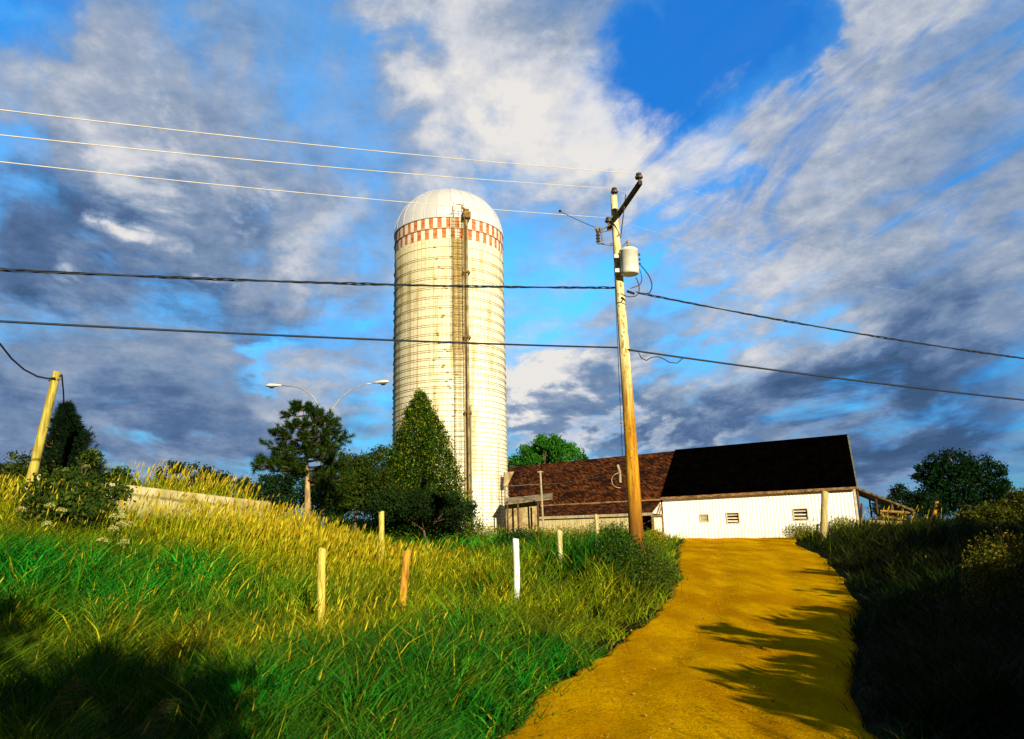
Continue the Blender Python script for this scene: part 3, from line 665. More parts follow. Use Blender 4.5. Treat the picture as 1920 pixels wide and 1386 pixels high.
def right_ruin():
    c = P(1680, 965, 38); r = thing('collapsed_lean_to', (c[0], c[1], 1.1), 'collapsed lean-to with long sloping plank roof at the right end of the white barn', 'shed')
    a, b_ = P(1606, 913, 38.1), P(1716, 956, 36.6); d = np.array([.7, 2.4, -.05])
    rm = pmat('old_planks', (.06, .045, .02), (.22, .17, .07), 6, .9, .5, stretch=(1, 1, 1))
    mb = MB(); mb.slab([a, b_, b_+d, a+d], .10); mb.build('roof', rm, r)
    for s_, w_ in ((.02, .06), (.35, .05), (.62, .07), (.97, .06)):
        q_ = a*(1-s_)+b_*s_
        for q2, o_ in ((q_, .1), (q_+d, -.1)): mb = MB(); mb.tube([(q2[0], q2[1]+o_, .9), (q2[0], q2[1]+o_, q2[2]-.1)], w_, 6); mb.build('post', M['darkwood'], r)
    om = pmat('orange_planks', (.16, .07, .015), (.40, .22, .05), 6, .9, .4)
    for p0, p1, w_ in [(P(1652+8*k, 962+2*k, 37.8), P(1668+8*k, 985, 37.0+.2*k), .05) for k in range(7)]+[(P(1650, 958, 37.2), P(1716, 962, 36.8), .06), (P(1655, 968, 37.0), P(1722, 980, 36.4), .07)]:
        mb = MB(); mb.tube([p0, p1], w_, 6); mb.build('fallen_plank', om, r)
    mb = MB(); mb.hexa([P(1622, 958, 39), P(1700, 975, 39), P(1700, 975, 39.1), P(1622, 958, 39.1)] + [P(1622, 925, 39), P(1700, 955, 39), P(1700, 955, 39.1), P(1622, 925, 39.1)]) if False else None
    a, b_ = P(1630, 979, 34), P(1692, 981, 33.6)
    mb = MB(); mb.box((a+b_)/2, np.linalg.norm(b_-a), .12, .16, b_-a)
    for s_ in (.1, .9):
        q_ = a*(1-s_)+b_*s_; mb.tube([(q_[0], q_[1], .9), (q_[0], q_[1], q_[2])], .06, 6)
    tag(mb.build('wooden_rail', pmat('rail_wood', (.38, .27, .07), (.55, .42, .14), 6, .9, .3), None, loc=((a+b_)/2)), 'short yellowish wooden rail in the grass right of the white barn', 'rail')
right_ruin()

# ================================================================== UTILITY POLE
def polewood(name, ztop):
    m_, t, b = newmat(name); co = t.new('ShaderNodeTexCoord').outputs['Object']; x, y, z = t.sep(co)
    st = t.mapping(co, sc=(6, 6, .45)); n1 = t.noise(st, 2.4, 7, .65); n2 = t.noise(t.mapping(co, sc=(4, 4, 2.2)), 3.2, 5, .6)
    k = t.smooth(t.m('ADD', z, t.m('MULTIPLY', t.m('SUBTRACT', n1, .5), 2.2)), ztop*.36, ztop*.64)
    lowc = t.mix(t.smooth(n1, .35, .65), (.30, .11, .004), (.72, .38, .015)); hic = t.mix(t.smooth(n1, .35, .65), (.62, .48, .16), (.88, .79, .44))
    c = t.mix(k, lowc, hic)
    c = t.mix(t.smooth(n2, .555, .61), c, (.42, .25, .04)); c = t.mix(t.m('MULTIPLY', t.smooth(t.noise(st, 5, 6, .7), .56, .66), .7), c, (.30, .15, .02))
    c = t.mix(t.m('MULTIPLY', t.m('SUBTRACT', 1, t.smooth(z, 1.0, 2.7)), t.smooth(n1, .25, .55)), c, (.16, .05, .008))
    t.put(b.inputs['Base Color'], c); b.inputs['Roughness'].default_value = .85; b.inputs['Specular IOR Level'].default_value = .15
    bn = t.new('ShaderNodeBump'); bn.inputs['Strength'].default_value = .7; bn.inputs['Distance'].default_value = .03
    t.put(bn.inputs['Height'], n1); t.l.new(bn.outputs[0], b.inputs['Normal']); return m_
def insulator(mb, p, s_=1.0):
    mb.lathe(p, [(.018*s_, 0), (.018*s_, .07*s_), (.075*s_, .075*s_), (.08*s_, .11*s_), (.045*s_, .12*s_), (.06*s_, .15*s_), (.055*s_, .18*s_), (.02*s_, .19*s_)], 12)
def upole():
    top = np.array([2.62, 17, 9.62]); g = np.array([2.66, 17, float(H(2.66, 17))-.2])
    r = thing('utility_pole', (g[0], g[1], g[2]+.1), 'tall cream and orange wooden utility pole with dark crossarm left of the dirt road', 'utility pole')
    mb = MB(); n = 14; pts = [g*(1-s_)+top*s_+np.array([.02*math.sin(5*s_), 0, 0]) for s_ in np.linspace(0, 1, n)]
    mb.tube(pts, list(np.linspace(.175, .082, n)), 20); pl = mb.build('pole', polewood('pole_wood', 9.5), r, smooth=True)
    mb = MB()
    for z, k in ((3.2, 0), (4.0, 1), (6.9, 0), (8.35, 1), (8.55, 0), (9.0, 1), (9.2, 0)): mb = MB(); mb.tube([(2.62-.10, 16.95, z), (2.62-.19, 16.9, z)] if k else [(2.64, 16.90, z), (2.64, 16.84, z)], .016, 6); mb.build('bolt', M['rust'], pl)
    a, b_ = np.array([2.90, 15.72, 9.34]), np.array([2.48, 18.28, 9.30])
    mb = MB(); mb.box((a+b_)/2+np.array([.13, 0, 0]), np.linalg.norm(b_-a), .085, .105, b_-a); arm = mb.build('crossarm', M['darkwood'], r)
    for q_ in (((2.76, 16.2, 9.28), (2.70, 16.95, 8.5)), ((2.66, 17.8, 9.28), (2.64, 17.05, 8.5))): mb = MB(); mb.tube(list(q_), .014, 5); mb.build('brace', M['rust'], arm)
    tips = []
    for q_, nm in ((a+np.array([.12, .1, .06]), 0), (b_+np.array([.12, -.12, .06]), 1), (top+np.array([0, 0, .0]), 2)):
        mb = MB(); insulator(mb, q_, 1.15); mb.build('insulator', M['ceramic'], arm if nm < 2 else pl); tips.append(q_+np.array([0, 0, .2]))
    # fused cutout hanging on the left
    q_ = P(1121, 440, 17.0)
    mb = MB(); mb.lathe((q_[0], q_[1], q_[2]-.22), [(.03, 0), (.06, .04), (.03, .08), (.06, .12), (.03, .16), (.06, .20), (.03, .24), (.05, .30), (.05, .34)], 10)
    mb.tube([q_+np.array([.10, -.03, -.18]), q_+np.array([.06, -.05, .16])], .018, 6); mb.box(q_+np.array([.02, 0, .16]), .18, .05, .05); mb.box(q_+np.array([.05, 0, -.22]), .16, .05, .04)
    co_ = mb.build('fuse_cutout', M['ceramic'], r)
    mb = MB(); mb.tube([q_+np.array([.05, 0, .08]), (2.56, 16.97, q_[2]+.30)], .014, 5); mb.tube([q_+np.array([.05, 0, .05]), (2.56, 16.97, q_[2]+.12)], .014, 5); mb.build('bracket', M['rust'], co_)
    # ground wire along the pole, conduit and hoop low on the left
    mb = MB(); mb.tube([(2.50-.01*k, 16.93, z) for k, z in enumerate(np.linspace(8.9, 2.6, 14)*1.0)][:1]+[(2.515-.0065*k, 16.90, z) for k, z in enumerate(np.linspace(8.7, 2.2, 14))], .007, 4); mb.build('ground_wire', M['blackcable'], pl)
    mb = MB(); ptsc = [P(1158, 872, 16.86), P(1162, 885, 16.84), P(1163, 905, 16.84)]; mb.tube(ptsc, .030, 8)
    mb.tube([P(1164-17*math.sin(a_)**.8, 887+14*(1-math.cos(a_)), 16.8) for a_ in np.linspace(0, math.pi, 14)], .008, 6); mb.build('conduit', M['greywood'], r)
    # transformer
    tc = P(1180, 492, 16.75); hh = .62
    tr = thing('transformer', (tc[0], tc[1], tc[2]-hh/2), 'pale grey can transformer mounted on the right of the tall utility pole', 'transformer')
    mb = MB(); mb.lathe((tc[0], tc[1], tc[2]-hh/2), [(.17, 0), (.205, .015), (.215, .05), (.215, hh-.06), (.225, hh-.055), (.225, hh-.02), (.17, hh+.03), (.05, hh+.045)], 28)
    cn = mb.build('tank', M['transformer'], tr, smooth=True)
    mb = MB(); mb.lathe((tc[0]+.0, tc[1], tc[2]+hh/2+.03), [(.035, 0), (.055, .03), (.03, .06), (.05, .09), (.028, .12), (.045, .15), (.02, .18), (.015, .26)], 10); mb.build('bushing', M['greywood'], cn)
    for dz in (.18, -.18): mb = MB(); mb.box((tc[0]-.24, tc[1]+.06, tc[2]+dz), .2, .07, .09); mb.build('mount', M['transformer'], tr)
    for dz in (.18, .06, -.05): mb = MB(); mb.lathe((tc[0]+.235, tc[1]-.03, tc[2]+dz-.03), [(.02, 0), (.035, .02), (.02, .05)], 8); mb.build('terminal', M['ceramic'], tr)
    mb = MB()
    def arc(p0, p1, p2, n_=12): p0, p1, p2 = map(np.array, (p0, p1, p2)); return [p0*(1-s_)**2+2*p1*s_*(1-s_)+p2*s_**2 for s_ in np.linspace(0, 1, n_)]
    Yp = 16.65
    mb.tube(arc(P(1201, 497, Yp), P(1232, 530, Yp), P(1218, 549, Yp))+arc(P(1218, 549, Yp), P(1212, 553, Yp), P(1192, 547, Yp))[1:], .014, 6)
    mb.tube(arc(P(1199, 505, Yp), P(1209, 530, Yp), P(1196, 536, Yp))+[P(1182, 541, Yp)], .010, 6)
    mb.tube(arc(P(1192, 520, Yp), P(1205, 545, Yp), P(1192, 555, Yp))+arc(P(1192, 555, Yp), P(1178, 560, Yp), P(1163, 550, Yp))[1:], .012, 6)
    mb.tube([P(1175, 546, Yp), P(1190, 551, Yp)], .03, 6)
    tag(mb.build('service_leads', M['blackcable'], None, loc=P(1200, 520, Yp)), 'looping dark blue leads hanging below the pale transformer', 'cable')
    mb = MB(); mb.tube(arc(q_+np.array([.06, 0, -.24]), P(1130, 459, 16.9), (2.50, 16.88, P(1145, 461, 16.88)[2])), .008, 5)
    mb.tube(arc((2.74, 16.88, P(1160, 461, 16.88)[2]), P(1172, 458, 16.8), P(1178, 450, 16.75)), .008, 5)
    tag(mb.build('jumper_wire', M['blackcable'], None, loc=P(1150, 461, 16.88)), 'thin jumper wire from the fuse cutout round the pole to the transformer', 'wire')
    mb = MB(); c0 = P(1050, 396, 16.9); mb.tube(arc(c0, P(1075, 410, 16.9), q_+np.array([-.02, 0, .17])), .008, 5); mb.lathe(c0-np.array([0, 0, .03]), [(.02, 0), (.04, .03), (.02, .06)], 8)
    tag(mb.build('tap_wire', M['blackcable'], None, loc=c0), 'short curved tap wire from the lowest pale line to the fuse cutout', 'wire')
    return tips
tips = upole()

# ------------------------------------------------------------------ wires
def wire(name, a, b_, sag, r_, mat, label, cat='power line', group=None, twist=False, n=40, r2=None):
    a = np.array(a, float); b_ = np.array(b_, float); mb = MB(); rr = np.linspace(r_, r2 or r_, n+1)
    pts = [a*(1-s_)+b_*s_-np.array([0, 0, 4*sag*s_*(1-s_)]) for s_ in np.linspace(0, 1, n+1)]
    if not twist: mb.tube(pts, list(rr), 6)
    else:
        n2 = 260; d = b_-a; d /= np.linalg.norm(d); u_ = np.cross(d, (0, 0, 1)); u_ /= np.linalg.norm(u_); w_ = np.cross(u_, d)
        for ph in (0, 2.09, 4.19):
            q_ = []
            for s_ in np.linspace(0, 1, n2+1):
                p_ = a*(1-s_)+b_*s_-np.array([0, 0, 4*sag*s_*(1-s_)]); th = s_*np.linalg.norm(b_-a)*5.5+ph
                q_.append(p_+(u_*math.cos(th)+w_*math.sin(th))*(r_*.75*(1+.35*math.sin(s_*31)+.25*math.sin(s_*73))))
            mb.tube(q_, r_*.62, 5)
    return tag(mb.build(name, mat, None, loc=a, smooth=True), label, cat, group)
palew = pmat('aluminium_wire', (.62, .56, .40), (.78, .72, .55), 3, .5, 0)
G1 = 'pale high wires on the utility pole'
for (px_, py_, Yd, tip, rk, nm) in ((-60, 199, 12.2, tips[0], (1700, 452, 42), 'topmost'), (-60, 247, 12.9, tips[2], (1700, 500, 44), 'middle'), (-60, 297, 13.6, tips[1], (1700, 545, 46), 'lowest')):
    d0 = P(px_, py_, Yd); mid = tip
    d0 = d0+np.array([0, 0, .42]); e = d0+(d0-mid)*1.2
    wire('high_wire', mid, e, .42, .006, palew, nm+' of the three pale high wires running left from the pole', group=G1, n=60, r2=.016)
    wire('high_wire', mid, P(*rk), .3, .0026, palew, nm+' of the three faint high wires fading right of the pole', group=G1)
wire('twisted_cable', (2.50, 16.95, P(1146, 541, 17)[2]), P(-260, 492, 10.5), .10, .020, M['blackcable'], 'dark twisted service cable crossing the upper silo', 'cable', twist=True)
wire('thick_cable', (2.48, 16.95, P(1150, 653, 17)[2]), P(-260, 588, 10.5), .06, .021, M['blackcable'], 'thick straight dark cable crossing the silo below the twisted one', 'cable')
wire('twisted_cable', P(1196, 549, 16.8), P(2150, 700, 19.3), .16, .018, M['blackcable'], 'dark twisted cable descending right from the transformer', 'cable', twist=True)
wire('thick_cable', P(1171, 655, 16.9), P(2150, 773, 19.3), .09, .022, M['blackcable'], 'thick dark cable descending right below the transformer cable', 'cable')
mb = MB(); pts = [P(x_, y_, Yd) for x_, y_, Yd in ((1196, 659, 17.2), (1203, 672, 17.2), (1212, 676, 17.3), (1222, 670, 17.4), (1234, 669, 17.5), (1244, 673, 17.6), (1256, 680, 17.7), (1270, 681, 17.9), (1281, 671, 18.0))]
mb.tube(pts, .011, 6); tag(mb.build('slack_wire', M['blackcable'], None, loc=pts[0]), 'slack loop of thin wire hanging from the thick cable right of the pole', 'wire')

# ================================================================== LEFT LEANING POLE
def lpole():
    a = P(107, 697, 18); d = P(52, 925, 18)-a; g = a+d*1.12+np.array([0, 0, 0]); gz = float(H(g[0], g[1])); s_ = (a[2]-gz+.2)/(a[2]-g[2]); g = a+(g-a)*s_
    r = thing('leaning_pole', (g[0], g[1], gz), 'short yellowish wooden pole leaning right on the left bank', 'pole')
    n = 10; mb = MB(); mb.tube([g*(1-k)+a*k for k in np.linspace(0, 1, n)], list(np.linspace(.12, .09, n)), 16)
    m_ = pmat('yellow_pole_wood', (.28, .21, .02), (.58, .48, .09), 4, .85, .5, stretch=(4, 4, .4)); mb.build('pole', m_, r, smooth=True)
    mb = MB(); c = a+(g-a)*.06; mb.tube([c+np.array([-.14, -.02, 0]), c+np.array([.16, -.05, .03])], .022, 6); c = a+(g-a)*.36; mb.tube([c+np.array([-.2, 0, .02]), c+np.array([.16, -.03, 0])], .013, 5)
    c = a+(g-a)*.5; mb.tube([c+np.array([-.16, 0, 0]), c+np.array([-.08, -.1, .0])], .03, 5); mb.build('bolt', M['rust'], r)
    c = P(116, 706, 17.95)
    mb = MB(); pts = [P(x_, y_, Yd) for x_, y_, Yd in ((-70, 540, 15), (-30, 610, 16), (0, 645, 16.5), (22, 673, 17), (45, 693, 17.4), (70, 706, 17.7), (90, 710, 17.9), (103, 709, 17.85))]
    mb.tube(pts, .022, 7); tag(mb.build('drooping_cable', M['blackcable'], None, loc=pts[-1]), 'drooping black cable coming in from the left to the leaning pole', 'cable')
    mb = MB(); pts = [P(x_, y_, Yd) for x_, y_, Yd in ((112, 706, 17.9), (116, 703, 18), (117, 715, 18.6), (119, 735, 19.6), (120, 760, 20.8), (122, 790, 21.4))]
    mb.tube(pts, .018, 6); tag(mb.build('hanging_cable', M['blackcable'], None, loc=pts[0]), 'black cable hanging straight down from the top of the leaning pole', 'cable')
lpole()

# ================================================================== STREET LAMP
def lamp():
    Yl = 33; b0 = P(611, 800, Yl); gz = float(H(b0[0], Yl)); r = thing('street_lamp', (b0[0], Yl, gz), 'double-armed street lamp rising behind the pine tree', 'street lamp')
    hub = np.array([b0[0], Yl, P(611, 815, Yl)[2]])
    mb = MB(); mb.tube([(b0[0], Yl, gz-.1), hub], [.10, .055], 12); mb.build('pole', M['steel'], r, smooth=True)
    for side, pp in ((0, ((609, 795), (603, 770), (588, 745), (565, 728), (545, 724), (528, 723))), (1, ((614, 790), (624, 765), (640, 745), (662, 729), (684, 721), (700, 718)))):
        pts = [hub]+[P(x_, y_, Yl+(.0 if side == 0 else .3)) for x_, y_ in pp]
        mb = MB(); mb.tube(pts, [.05, .045, .04, .035, .03, .028, .026], 8); arm = mb.build('arm', M['steel'], r, smooth=True)
        e = pts[-1]; sg = -1 if side == 0 else 1
        mb = MB(); prof = [(0, .05, .05), (.15, .08, .06), (.28, .14, .09), (.50, .17, .11), (.66, .13, .08), (.72, .04, .03)]; rings = []
        for (dx, w_, h_) in prof: rings.append([(e[0]+sg*dx, e[1]+w_*math.cos(k*math.pi/5), e[2]+dx*.04*(1 if side else -.1)+h_*math.sin(k*math.pi/5)*(1 if math.sin(k*math.pi/5) > 0 else .55)) for k in range(10)])
        mb.tube_rings(rings); hd = mb.build('lamp_head', M['lampwhite'], r, smooth=True)
        mb = MB(); mb.lathe((e[0]+sg*.45, e[1], e[2]-.115), [(.06, 0), (.12, .03), (.13, .07)], 12); mb.build('lens', pmat('lamp_lens', (.05, .045, .03), (.10, .09, .06), 3, .3, 0), hd)
lamp()

# ================================================================== FENCE POSTS
FG = 'old fence posts standing in the grass'
def post(xt, yt, Yd, wpx, label, mat, lean=0., xb=None, grp=FG, name='fence_post', square=False):
    top = P(xt, yt, Yd); b_ = P(xb if xb is not None else xt, yt+80, Yd); g = np.array([b_[0], Yd, float(H(b_[0], Yd))-.15])
    if xb is not None:
        dx = (b_[0]-top[0])/(top[2]-b_[2]); g[0] = top[0]+dx*(top[2]-g[2])
    r_ = wpx*Yd/1400/2; mb = MB(); n = 7
    pts = [g*(1-k)+top*k+np.array([.01*math.sin(4*k+xt), 0, 0]) for k in np.linspace(0, 1, n)]
    if square: mb.box((g+top)/2, 2*r_, 2*r_, np.linalg.norm(top-g), (1, 0, 0), top-g)
    else: mb.tube(pts+[top+np.array([0, 0, .012])], [r_*1.06]+[r_*(1+.05*math.sin(3*k)) for k in range(n-1)]+[r_*.75], 12)
    return tag(mb.build(name, mat, None, loc=g, smooth=not square), label, 'fence post', grp)
yel = pmat('yellow_post_wood', (.30, .20, .02), (.78, .62, .12), 3.5, .9, .9, stretch=(6, 6, .7), lo=.32, hi=.55); orp = pmat('orange_post_wood', (.26, .10, .008), (.66, .34, .03), 3.5, .9, .9, stretch=(6, 6, .7), lo=.32, hi=.58)
whp = pmat('white_post_paint', (.46, .38, .22), (.86, .84, .78), 3.5, .8, .7, stretch=(6, 6, .7), lo=.28, hi=.44); pap = pmat('pale_post_wood', (.34, .27, .08), (.74, .66, .30), 4, .9, .5, stretch=(5, 5, .5))
post(605, 1029, 12.0, 14, 'tall yellow wooden post leftmost of the near fence posts', yel)
post(763, 1033, 13.2, 14, 'short orange wooden post between the yellow post and the white post', orp, xb=757)
post(967, 1011, 14.0, 11.5, 'bright white painted post in the grass below the silo foot', whp)
post(1050, 995, 17.5, 10, 'pale wooden post right of the bright white post', pap)
post(715, 960, 24, 10, 'weathered post far back in the grass left of the silo', yel)
post(1119, 966, 20.5, 8, 'small pale post half hidden in the weeds left of the pole', pap)
post(1186, 930, 18.0, 10, 'pale stub post leaning close behind the utility pole foot', pap, xb=1196)
post(1547, 922, 33.5, 12, 'thick brownish post in front of the right part of the white barn wall', pmat('brown_post_wood', (.34, .26, .08), (.5, .42, .16), 4, .9, .5, stretch=(5, 5, .5)), xb=1544)
post(1757, 941, 25, 6, 'thin golden post leaning right in the grass at the right', orp, xb=1738, name='leaning_stake')
post(1616, 945, 36, 4, 'thin dark stake beside the right end of the barn', M['darkwood'], name='thin_stake')

# pale concrete wall on the left bank
def bunker():
    a, b_ = P(185, 903, 20.5), P(500, 941, 25.5); a = a+(a-b_)*.3; m_ = pmat('pale_concrete', (.36, .29, .09), (.60, .52, .26), 2.2, .9, .5, bscale=20)
    ga, gb = a.copy(), b_.copy(); ga[2] = float(H(a[0], a[1]))-.4; gb[2] = float(H(b_[0], b_[1]))-.6; bk = np.array([.05, .28, 0])
    mb = MB(); n = 12
    for k in range(n):
        s0, s1 = k/n, (k+1)/n-.0015
        f = lambda p, q_, s_: p*(1-s_)+q_*s_
        mb.hexa([f(ga, gb, s0), f(ga, gb, s1), f(ga, gb, s1)+bk, f(ga, gb, s0)+bk, f(a, b_, s0), f(a, b_, s1), f(a, b_, s1)+bk, f(a, b_, s0)+bk])
    tag(mb.build('concrete_wall', m_, None, loc=ga), 'long pale concrete wall sloping down behind the golden grass on the left', 'wall')
bunker()
#VEGETATION
# ================================================================== VEGETATION
def unit(v): return v/(np.linalg.norm(v, axis=-1, keepdims=True)+1e-9)
def in_road(x, y, m=0.): return (x > xl(y)+m) & (x < xr(y)-m) & (y < 41.8)
def solid(x, y):      # silo and barn footprints
    s_ = np.hypot(x-SC[0], y-SC[1]) < SR+.03
    d = (x-BA[0])*pv[0]+(y-BA[1])*pv[1]; t_ = (x-BA[0])*ax[0]+(y-BA[1])*ax[1]
    return s_ | ((d > -.05) & (d < 10) & (t_ > -.1) & (t_ < 26)) | ((d > -2.5) & (d < 0) & (t_ > 9.8) & (t_ < 19))
def blades(px_, py_, pz_, h, w, lean, col, segs=3, curl=1.0, droop=0.):
    """many grass blades as one set of arrays; lean is an (n,2) vector of tip offset in metres"""
    n = len(px_); ts = np.linspace(0, 1, segs+1); yaw = rng.random(n)*math.pi
    wd = np.stack([np.cos(yaw), np.sin(yaw)], -1)
    V = np.zeros((n, 2*segs+1, 3))
    for i, t_ in enumerate(ts):
        k = t_**(1+curl)
        cx = px_+lean[:, 0]*k; cy = py_+lean[:, 1]*k; cz = pz_+h*(t_-droop*t_**3)
        ww = w*.5*(1-t_)**.6
        if i < segs:
            V[:, 2*i] = np.stack([cx-wd[:, 0]*ww, cy-wd[:, 1]*ww, cz], -1); V[:, 2*i+1] = np.stack([cx+wd[:, 0]*ww, cy+wd[:, 1]*ww, cz], -1)
        else: V[:, 2*i] = np.stack([cx, cy, cz], -1)
    q = np.array([(2*i, 2*i+1, 2*i+3, 2*i+2) for i in range(segs-1)]); tr = np.array([(2*segs-2, 2*segs-1, 2*segs)])
    off = (2*segs+1)*np.arange(n)[:, None, None]
    return V.reshape(-1, 3), [(q[None]+off).reshape(-1, 4), (tr[None]+off).reshape(-1, 3)], np.repeat(col, 2*segs+1, 0)
class Acc:
    def __init__(s): s.V = []; s.F = {3: [], 4: []}; s.C = []; s.n = 0
    def add(s, r_):
        V, F, C = r_
        for f in F: s.F[f.shape[1]].append(f+s.n)
        s.V.append(V); s.C.append(C); s.n += len(V)
    def build(s, name, mat, parent=None, loc=None):
        return npmesh(name, np.concatenate(s.V), [np.concatenate(s.F[k]) for k in (4, 3) if s.F[k]], mat, parent, loc, np.concatenate(s.C))
GREEN = np.array([.003, .150, .008]); DEEPG = np.array([.006, .052, .005]); LIME = np.array([.24, .34, .003]); OLIVE = np.array([.13, .17, .003])
GOLD = np.array([.58, .46, .006]); STRAW = np.array([.66, .56, .05]); BROWN = np.array([.22, .13, .01])
def ground_at(x_, y_):       # where the sight line through a photo pixel meets the ground
    for Yd in np.arange(3, 50, .1):
        q_ = P(x_, y_, Yd)
        if q_[2] <= float(H(q_[0], q_[1]))+.35: return q_
    return q_
# lush, emerald patches and dry golden patches of the meadow (x, y, radius)
LUSH = [(ground_at(a, b), r_) for a, b, r_ in ((90, 1075, 1.6), (330, 1060, 1.3), (230, 1120, 1.2), (1055, 1215, .55), (980, 1230, .4), (770, 1000, 2.0), (860, 1020, 2.2), (930, 1025, 1.5), (840, 1180, .7), (880, 1290, .6), (820, 1340, .6), (700, 1310, .5), (1120, 1030, 2.0), (480, 1330, .6))]
DRY = [((a, b, 0), r_) for a, b, r_ in ((-12, 17.5, 1.5), (-9.8, 18.3, 1.5), (-8.0, 19, 1.5), (-6.4, 19.6, 1.5), (-5.0, 20.5, 1.6), (-3.6, 21.5, 1.5), (-9.5, 25, 2.5), (-7, 23, 2.5), (-5, 24, 2.5))]
DRY += [(ground_at(a, b), r_) for a, b, r_ in ( (860, 1080, .9), (790, 1080, .7), (380, 1215, .6), (600, 1190, .5), (900, 1120, .9), (1080, 985, 3), (990, 985, 3), (1200, 985, 2), (30, 935, 3), (660, 1150, .7))]
def zone(x, y, L):
    v = np.zeros(len(x))
    for c, r_ in L: v = np.maximum(v, np.exp(-(((x-c[0])/r_)**2+((y-c[1])/(r_*1.5))**2)))
    return v
def fan(N, y0, y1, pw, tmin=-.86, tmax=.86):
    u = rng.random(N); y = y0*(y1/y0)**(u**pw); t_ = tmin+(tmax-tmin)*rng.random(N); return t_*y+rng.normal(0, .3, N), y
def meadow():
    A = Acc()
    for N, y0, y1, pw in ((430000, 2.6, 46, .85),):
        x, y = fan(N, y0, y1, pw)
        ed = np.maximum(xl(y)-x, x-xr(y)); keep = (ed > -.03-.6*rng.random(N)**4) | (y > 41); keep &= ~solid(x, y) & (x > -26) & (x < 30)
        keep &= ~((y > 41) & (x < -4) & False)
        # the beaten strip beside the road is thinner
        keep &= (rng.random(N) < np.clip(.5+ed*1.2, 0, 1)) | (y > 41)
        tus = vnoise(x, y, 2.6, 21)*.6+vnoise(x, y, 6.1, 22)*.4; keep &= rng.random(N) < np.clip(.18+2.2*(tus-.30), .12, 1)
        x, y, ed, tus = x[keep], y[keep], ed[keep], tus[keep]; N = len(x); z = H(x, y)
        n1 = vnoise(x, y, .55, 11); n2 = vnoise(x, y, 1.7, 12); n3 = vnoise(x, y, 4.5, 13)
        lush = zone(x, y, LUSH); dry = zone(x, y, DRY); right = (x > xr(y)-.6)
        h = (.16+.24*n1+.14*n2+.50*tus)*(.40+.95*rng.random(N)**1.3)*np.clip(.35+ed*.55, .35, 1)
        h = h*np.where(y < 16, .97, 1.1)*(1-.5*np.exp(-((x-1.0)**2/.35+(y-16)**2/3)))*(1+.25*lush)*(1+.95*np.exp(-((x-2.4)**2/1.3+(y-15.8)**2/2))+.15*np.exp(-((x-1)**2/6+(y-19)**2/14)))*(1-.5*np.exp(-((x+8.2)**2/4+(y-18.3)**2/6)))
        w = (.0055+.0016*y**.9)*(.6+.8*rng.random(N))*(1+.5*lush)
        wind = np.array([.07, .01]); th = rng.random(N)*2*math.pi
        lean = (wind[None]*(.4+.9*n2[:, None])+(.20+.22*rng.random((N, 1)))*np.stack([np.cos(th), np.sin(th)], -1))*(.5+1.2*h[:, None])
        g = np.clip((n1-.42)*3.0+rng.normal(0, .18, N), 0, 1)[:, None]
        col = GREEN*.9*g+OLIVE*(1-g)
        lim = np.clip((n2-.45)*3+.25+rng.normal(0, .25, N), 0, 1)[:, None]; col = col*(1-lim*.55)+LIME*lim*.55
        col = col*(1-np.clip(lush, 0, 1)[:, None])+(GREEN*1.15+rng.random((N, 1))*np.array([.02, .09, .0]))*np.clip(lush, 0, 1)[:, None]
        dd = (rng.random(N) < dry*.52+.07)[:, None]*(.6+.4*rng.random((N, 1)))
        col = col*(1-dd)+(GOLD*(.45+.8*rng.random((N, 1))))*dd
        col = col*(.35+1.0*rng.random((N, 1))**1.3)*(.45+1.15*tus[:, None])*(.82+.22*sst((y-6)/8))[:, None]
        col[right] = col[right]*.15  # right verge grass darkened in its own colour to deepen the shade there
        
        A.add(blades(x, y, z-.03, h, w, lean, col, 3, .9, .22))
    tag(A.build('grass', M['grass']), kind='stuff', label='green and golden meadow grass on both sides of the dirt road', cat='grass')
meadow()
def short_cover():    # plain grass further out and behind the viewer
    N = 42000; x = -60+130*rng.random(N); y = -14+104*rng.random(N); k = (~in_road(x, y, .1)) & ~solid(x, y) & ((np.abs(x) > .9*y) | (y > 45) | (y < 2.6)) & ((np.hypot(x, y) > 1.6))
    x, y = x[k], y[k]; N = len(x); h = .25+.45*rng.random(N)*vnoise(x, y, .3, 3)*1.6; w = .02+.03*rng.random(N)+.0006*y
    lean = rng.normal(.08, .12, (N, 2)); col = (OLIVE*.6+DEEPG*.6)*(.5+rng.random((N, 1)))
    A = Acc(); A.add(blades(x, y, H(x, y)-.03, h, w, lean, col, 2)); tag(A.build('field_grass', M['grass']), kind='stuff', label='rough dull green field grass beyond the meadow', cat='grass')
short_cover()

